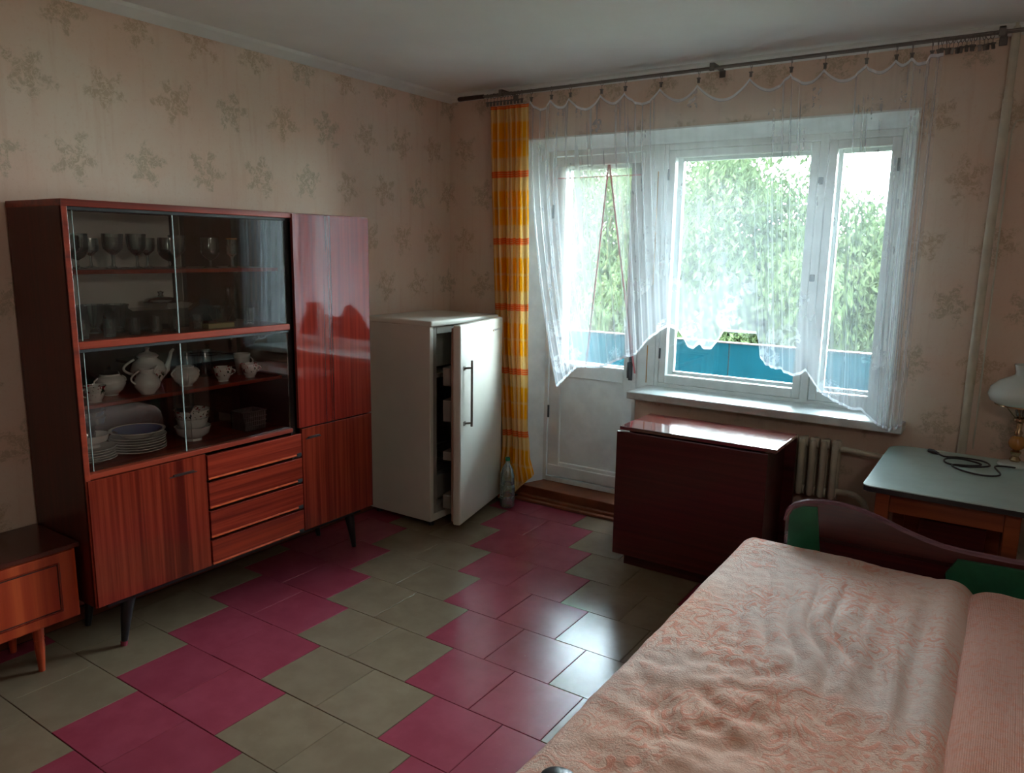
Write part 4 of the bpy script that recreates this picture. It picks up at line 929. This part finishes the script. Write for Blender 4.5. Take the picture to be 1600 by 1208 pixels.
def zbed(x, y):
    n = lambda s, ox=0: mn.noise(Vector((x*s+ox, y*s, 3.3)))
    z = .493
    # sagging plane, soft lumps
    z += .010*n(2.2)+.006*n(5, 7)
    # creases running towards the head, clustered in the middle
    cm = math.exp(-(((x-2.78)/.22)**2+((y+1.75)/.30)**2)); q = x*1.0+y*.18+.03*n(4, 2)
    z += .024*cm*abs(math.sin(q*44+2*n(3, 5)))
    cm2 = math.exp(-(((x-2.62)/.20)**2+((y+2.35)/.35)**2)); z += .020*cm2*(n(11, 4)+.6*n(22, 9))
    cm3 = math.exp(-(((x-2.95)/.12)**2+((y+1.95)/.45)**2)); z += .012*cm3*math.sin(x*70+y*6+2*n(3))
    z += .0025*n(30)
    return z
sp = MB(); NX, NY = 190, 260
XL, XRr, YH, YF = 2.345, 3.115, -1.105, -3.20
def edge_curve(d, r=.05, drop=.36):
    # d: distance beyond the flat along the cloth -> (horizontal, down)
    L = r*PI/2
    if d <= 0: return 0, 0
    if d < L: a = d/r; return r*math.sin(a), r*(1-math.cos(a))
    return r, r+(d-L)
for j in range(NY+1):
    cyy = -1.155-(2.04)*j/NY          # flat extent of cloth in y, plus head overhang
    for i in range(NX+1):
        s_ = -.36+(.78+.36+.06)*i/NX   # cloth coordinate, 0 = where the left roll begins
        t_ = -.10+2.14*j/NY
        hx, dx_ = edge_curve(-s_, .055); hy, dy_ = edge_curve(-t_, .05)
        x = 2.40+max(s_, 0)-hx; y = -1.165-max(t_, 0)+hy
        z = zbed(x, y)-dx_-dy_
        if s_ < 0: x += .012*math.sin(y*14+1)*min(1, dx_*4); z = max(z, .10)
        if s_ > .60: d = (s_-.60)/.13; z += .012*math.sin(PI*min(1, d*1.1))-.050*min(1, d)**3
        sp.v.append(Vector((x, y, z)))
for j in range(NY):
    for i in range(NX):
        a = j*(NX+1)+i; sp.f.append((a, a+1, a+NX+2, a+NX+1))
tag(build('bedspread', sp, 'bedspread', None, smooth=True, angle=180, loc=(2.8, -2.1, .5)), 'rumpled salmon-pink patterned bedspread covering the left part of the bed', 'bedspread')
sp = MB(); NX, NY = 50, 140
for j in range(NY+1):
    for i in range(NX+1):
        x = 3.06+.60*i/NX; y = -1.15-2.04*j/NY; d = x-3.06
        z = .500+.006*mn.noise(Vector((x*4, y*4, 9)))+.002*mn.noise(Vector((x*25, y*25, 9)))-.052*math.exp(-(d/.055)**2)
        e = -1.15-y
        if e < .05: z -= .05*(1-e/.05)**2
        sp.v.append(Vector((x, y, z)))
for j in range(NY):
    for i in range(NX):
        a = j*(NX+1)+i; sp.f.append((a, a+1, a+NX+2, a+NX+1))
tag(build('throw', sp, 'throw', None, smooth=True, angle=180, loc=(3.35, -2.1, .5)), 'plainer ribbed salmon-pink throw covering the right side of the bed', 'throw')
tag(build('black_object', MB().lathe([(0, 0), (.030, .002), (.040, .012), (.038, .024), (.022, .032), (0, .034)], n=28).xf(Matrix.Diagonal((1.0, .9, 1.0, 1))), 'black', None, smooth=True), 'small black rounded object on the bedspread, just entering at the lower picture edge', 'small object').location = (2.475, -2.762, .500)  # black rounded form, kind of object not identified

# ------------------------------------------------------------ unseen wall lamp, added to carry the fill light
cl = thing('added_wall_lamp', 'small white wall lamp added out of view on the right-hand wall for fill light', 'lamp', (XR, -3.3, 1.7))
build('wall_plate', MB().box(XR-.015, XR, -3.35, -3.25, 1.62, 1.76, .004), 'white_paint', cl)
build('arm', MB().tube([(XR-.015, -3.3, 1.70), (XR-.10, -3.3, 1.68), (3.55, -3.3, 1.70), (3.55, -3.3, 1.745)], .006, 8), 'brass', cl, smooth=True)
build('cup', MB().lathe([(0, 1.745), (.03, 1.745), (.045, 1.76), (.04, 1.765), (0, 1.752)], (3.55, -3.3, 0), 20), 'brass', cl, smooth=True)

# ------------------------------------------------------------ balcony and outdoors
struct('balcony_floor', MB().box(-1.5, 4.5, .36, 1.28, -.25, -.02), 'balcony_tile')
bp_ = thing('balcony_parapet', 'teal painted balcony parapet beyond the window', 'parapet', (1.5, 1.2, 0))
for k in range(4):
    x = -1.5+1.5*k; build('parapet_panel', MB().box(x+.004, x+1.496, 1.20, 1.235, -.02, .945, .003), 'teal', bp_)
build('top_rail', MB().box(-1.5, 4.5, 1.19, 1.245, .945, .953, .002), 'dark_brown', bp_)
struct('ground', MB().box(-60, 60, .5, 120, -9.3, -9), 'ground')

def tree(name, label, c, rad, n, leaf, size, zb=-9, mat='leaf', droop=.5, seed=1):
    rg = random.Random(seed); cx_, cy_, cz_ = c; rx, ry, rz = rad
    t = thing(name, label, 'tree', (cx_, cy_, zb), 'trees beyond the balcony')
    tr = MB(); tr.tube([(cx_+.1, cy_, zb), (cx_, cy_, zb+3), (cx_+.15, cy_, cz_-rz*.4), (cx_, cy_, cz_+rz*.4)], [.28, .22, .15, .05], 10)
    build('trunk', tr, 'bark', t, smooth=True)
    br = MB(); cl_ = []
    for k in range(120):
        while True:
            p = Vector((rg.uniform(-1, 1), rg.uniform(-1, 1), rg.uniform(-1, 1)))
            if .35 < p.length < 1: break
        p = Vector((cx_+p.x*rx, cy_+p.y*ry, cz_+p.z*rz)); cl_.append((p, rg.uniform(.5, 1.0)))
        if k < 26:
            b = Vector((cx_, cy_, cz_-rz*.5+rg.uniform(0, rz*.7))); m_ = (b+p)/2+Vector((0, 0, .3)); br.tube([b, m_, p], [.06, .035, .012], 5)
    build('branches', br, 'bark', t)
    fo = MB(); vs = []; fs = []
    for k in range(n):
        p0, rr = cl_[rg.randrange(len(cl_))]
        d = Vector((rg.gauss(0, 1), rg.gauss(0, 1), rg.gauss(0, 1))).normalized()*rr*rx*.34*rg.uniform(.5, 1.05)
        p = p0+d; dr_ = Vector((rg.uniform(-1, 1), rg.uniform(-1, 1), -droop*2+rg.uniform(-.6, .6))).normalized()
        sd_ = dr_.cross(Vector((rg.uniform(-1, 1), rg.uniform(-1, 1), rg.uniform(-1, 1)))).normalized()
        L = size*rg.uniform(.6, 1.3); o = len(vs); nn = dr_.cross(sd_)*L*.12
        vs += [p, p+dr_*L*.5+sd_*L*.2+nn, p+dr_*L, p+dr_*L*.5-sd_*L*.2+nn]; fs.append((o, o+1, o+2, o+3))
    me = bpy.data.meshes.new('foliage'); org = ORG[t.name]; me.from_pydata([tuple(v-org) for v in vs], [], fs); me.materials.append(M[mat])
    f = bpy.data.objects.new('foliage', me); COL.objects.link(f); f.parent = t; f['kind'] = 'stuff'
tree('broadleaf_tree', 'tall green tree seen through the balcony door', (-5.3, 11, 1.4), (3.0, 2.2, 4.2), 60000, None, .14, seed=3)
tree('broadleaf_tree', 'full green tree filling the wide middle window', (-1.5, 9.5, .30), (2.95, 2.2, 2.9), 100000, None, .135, seed=5)
tree('broadleaf_tree', 'paler lower tree seen through the narrow right-hand sash', (1.4, 12.5, -.3), (2.5, 2.0, 2.5), 60000, None, .14, mat='leaf_pale', seed=8)
for i, (x, y, top, lb) in enumerate(((-9, 20, 2.4, 'distant hazy tree behind the left tree'), (-3.5, 22, 1.6, 'distant hazy tree behind the gap left of the middle tree'), (-.6, 19, 1.4, 'distant hazy tree right behind the middle tree'), (3.0, 21, 1.8, 'distant hazy tree behind the pale tree'))):
    tree('background_tree', lb, (x, y, top-2.6), (3.4, 2.5, 3.0), 7000, None, .38, mat='leaf_pale', seed=20+i)
for (z, y, lb) in ((2.10, 5.0, 'upper of the two overhead wires outside the window'), (2.01, 5.2, 'lower of the two overhead wires outside the window')):
    tag(build('overhead_wire', MB().tube([(-20+2.5*k, y, z+.0006*(k-9)**2) for k in range(17)], .004, 5), 'wire', None), lb, 'wire')
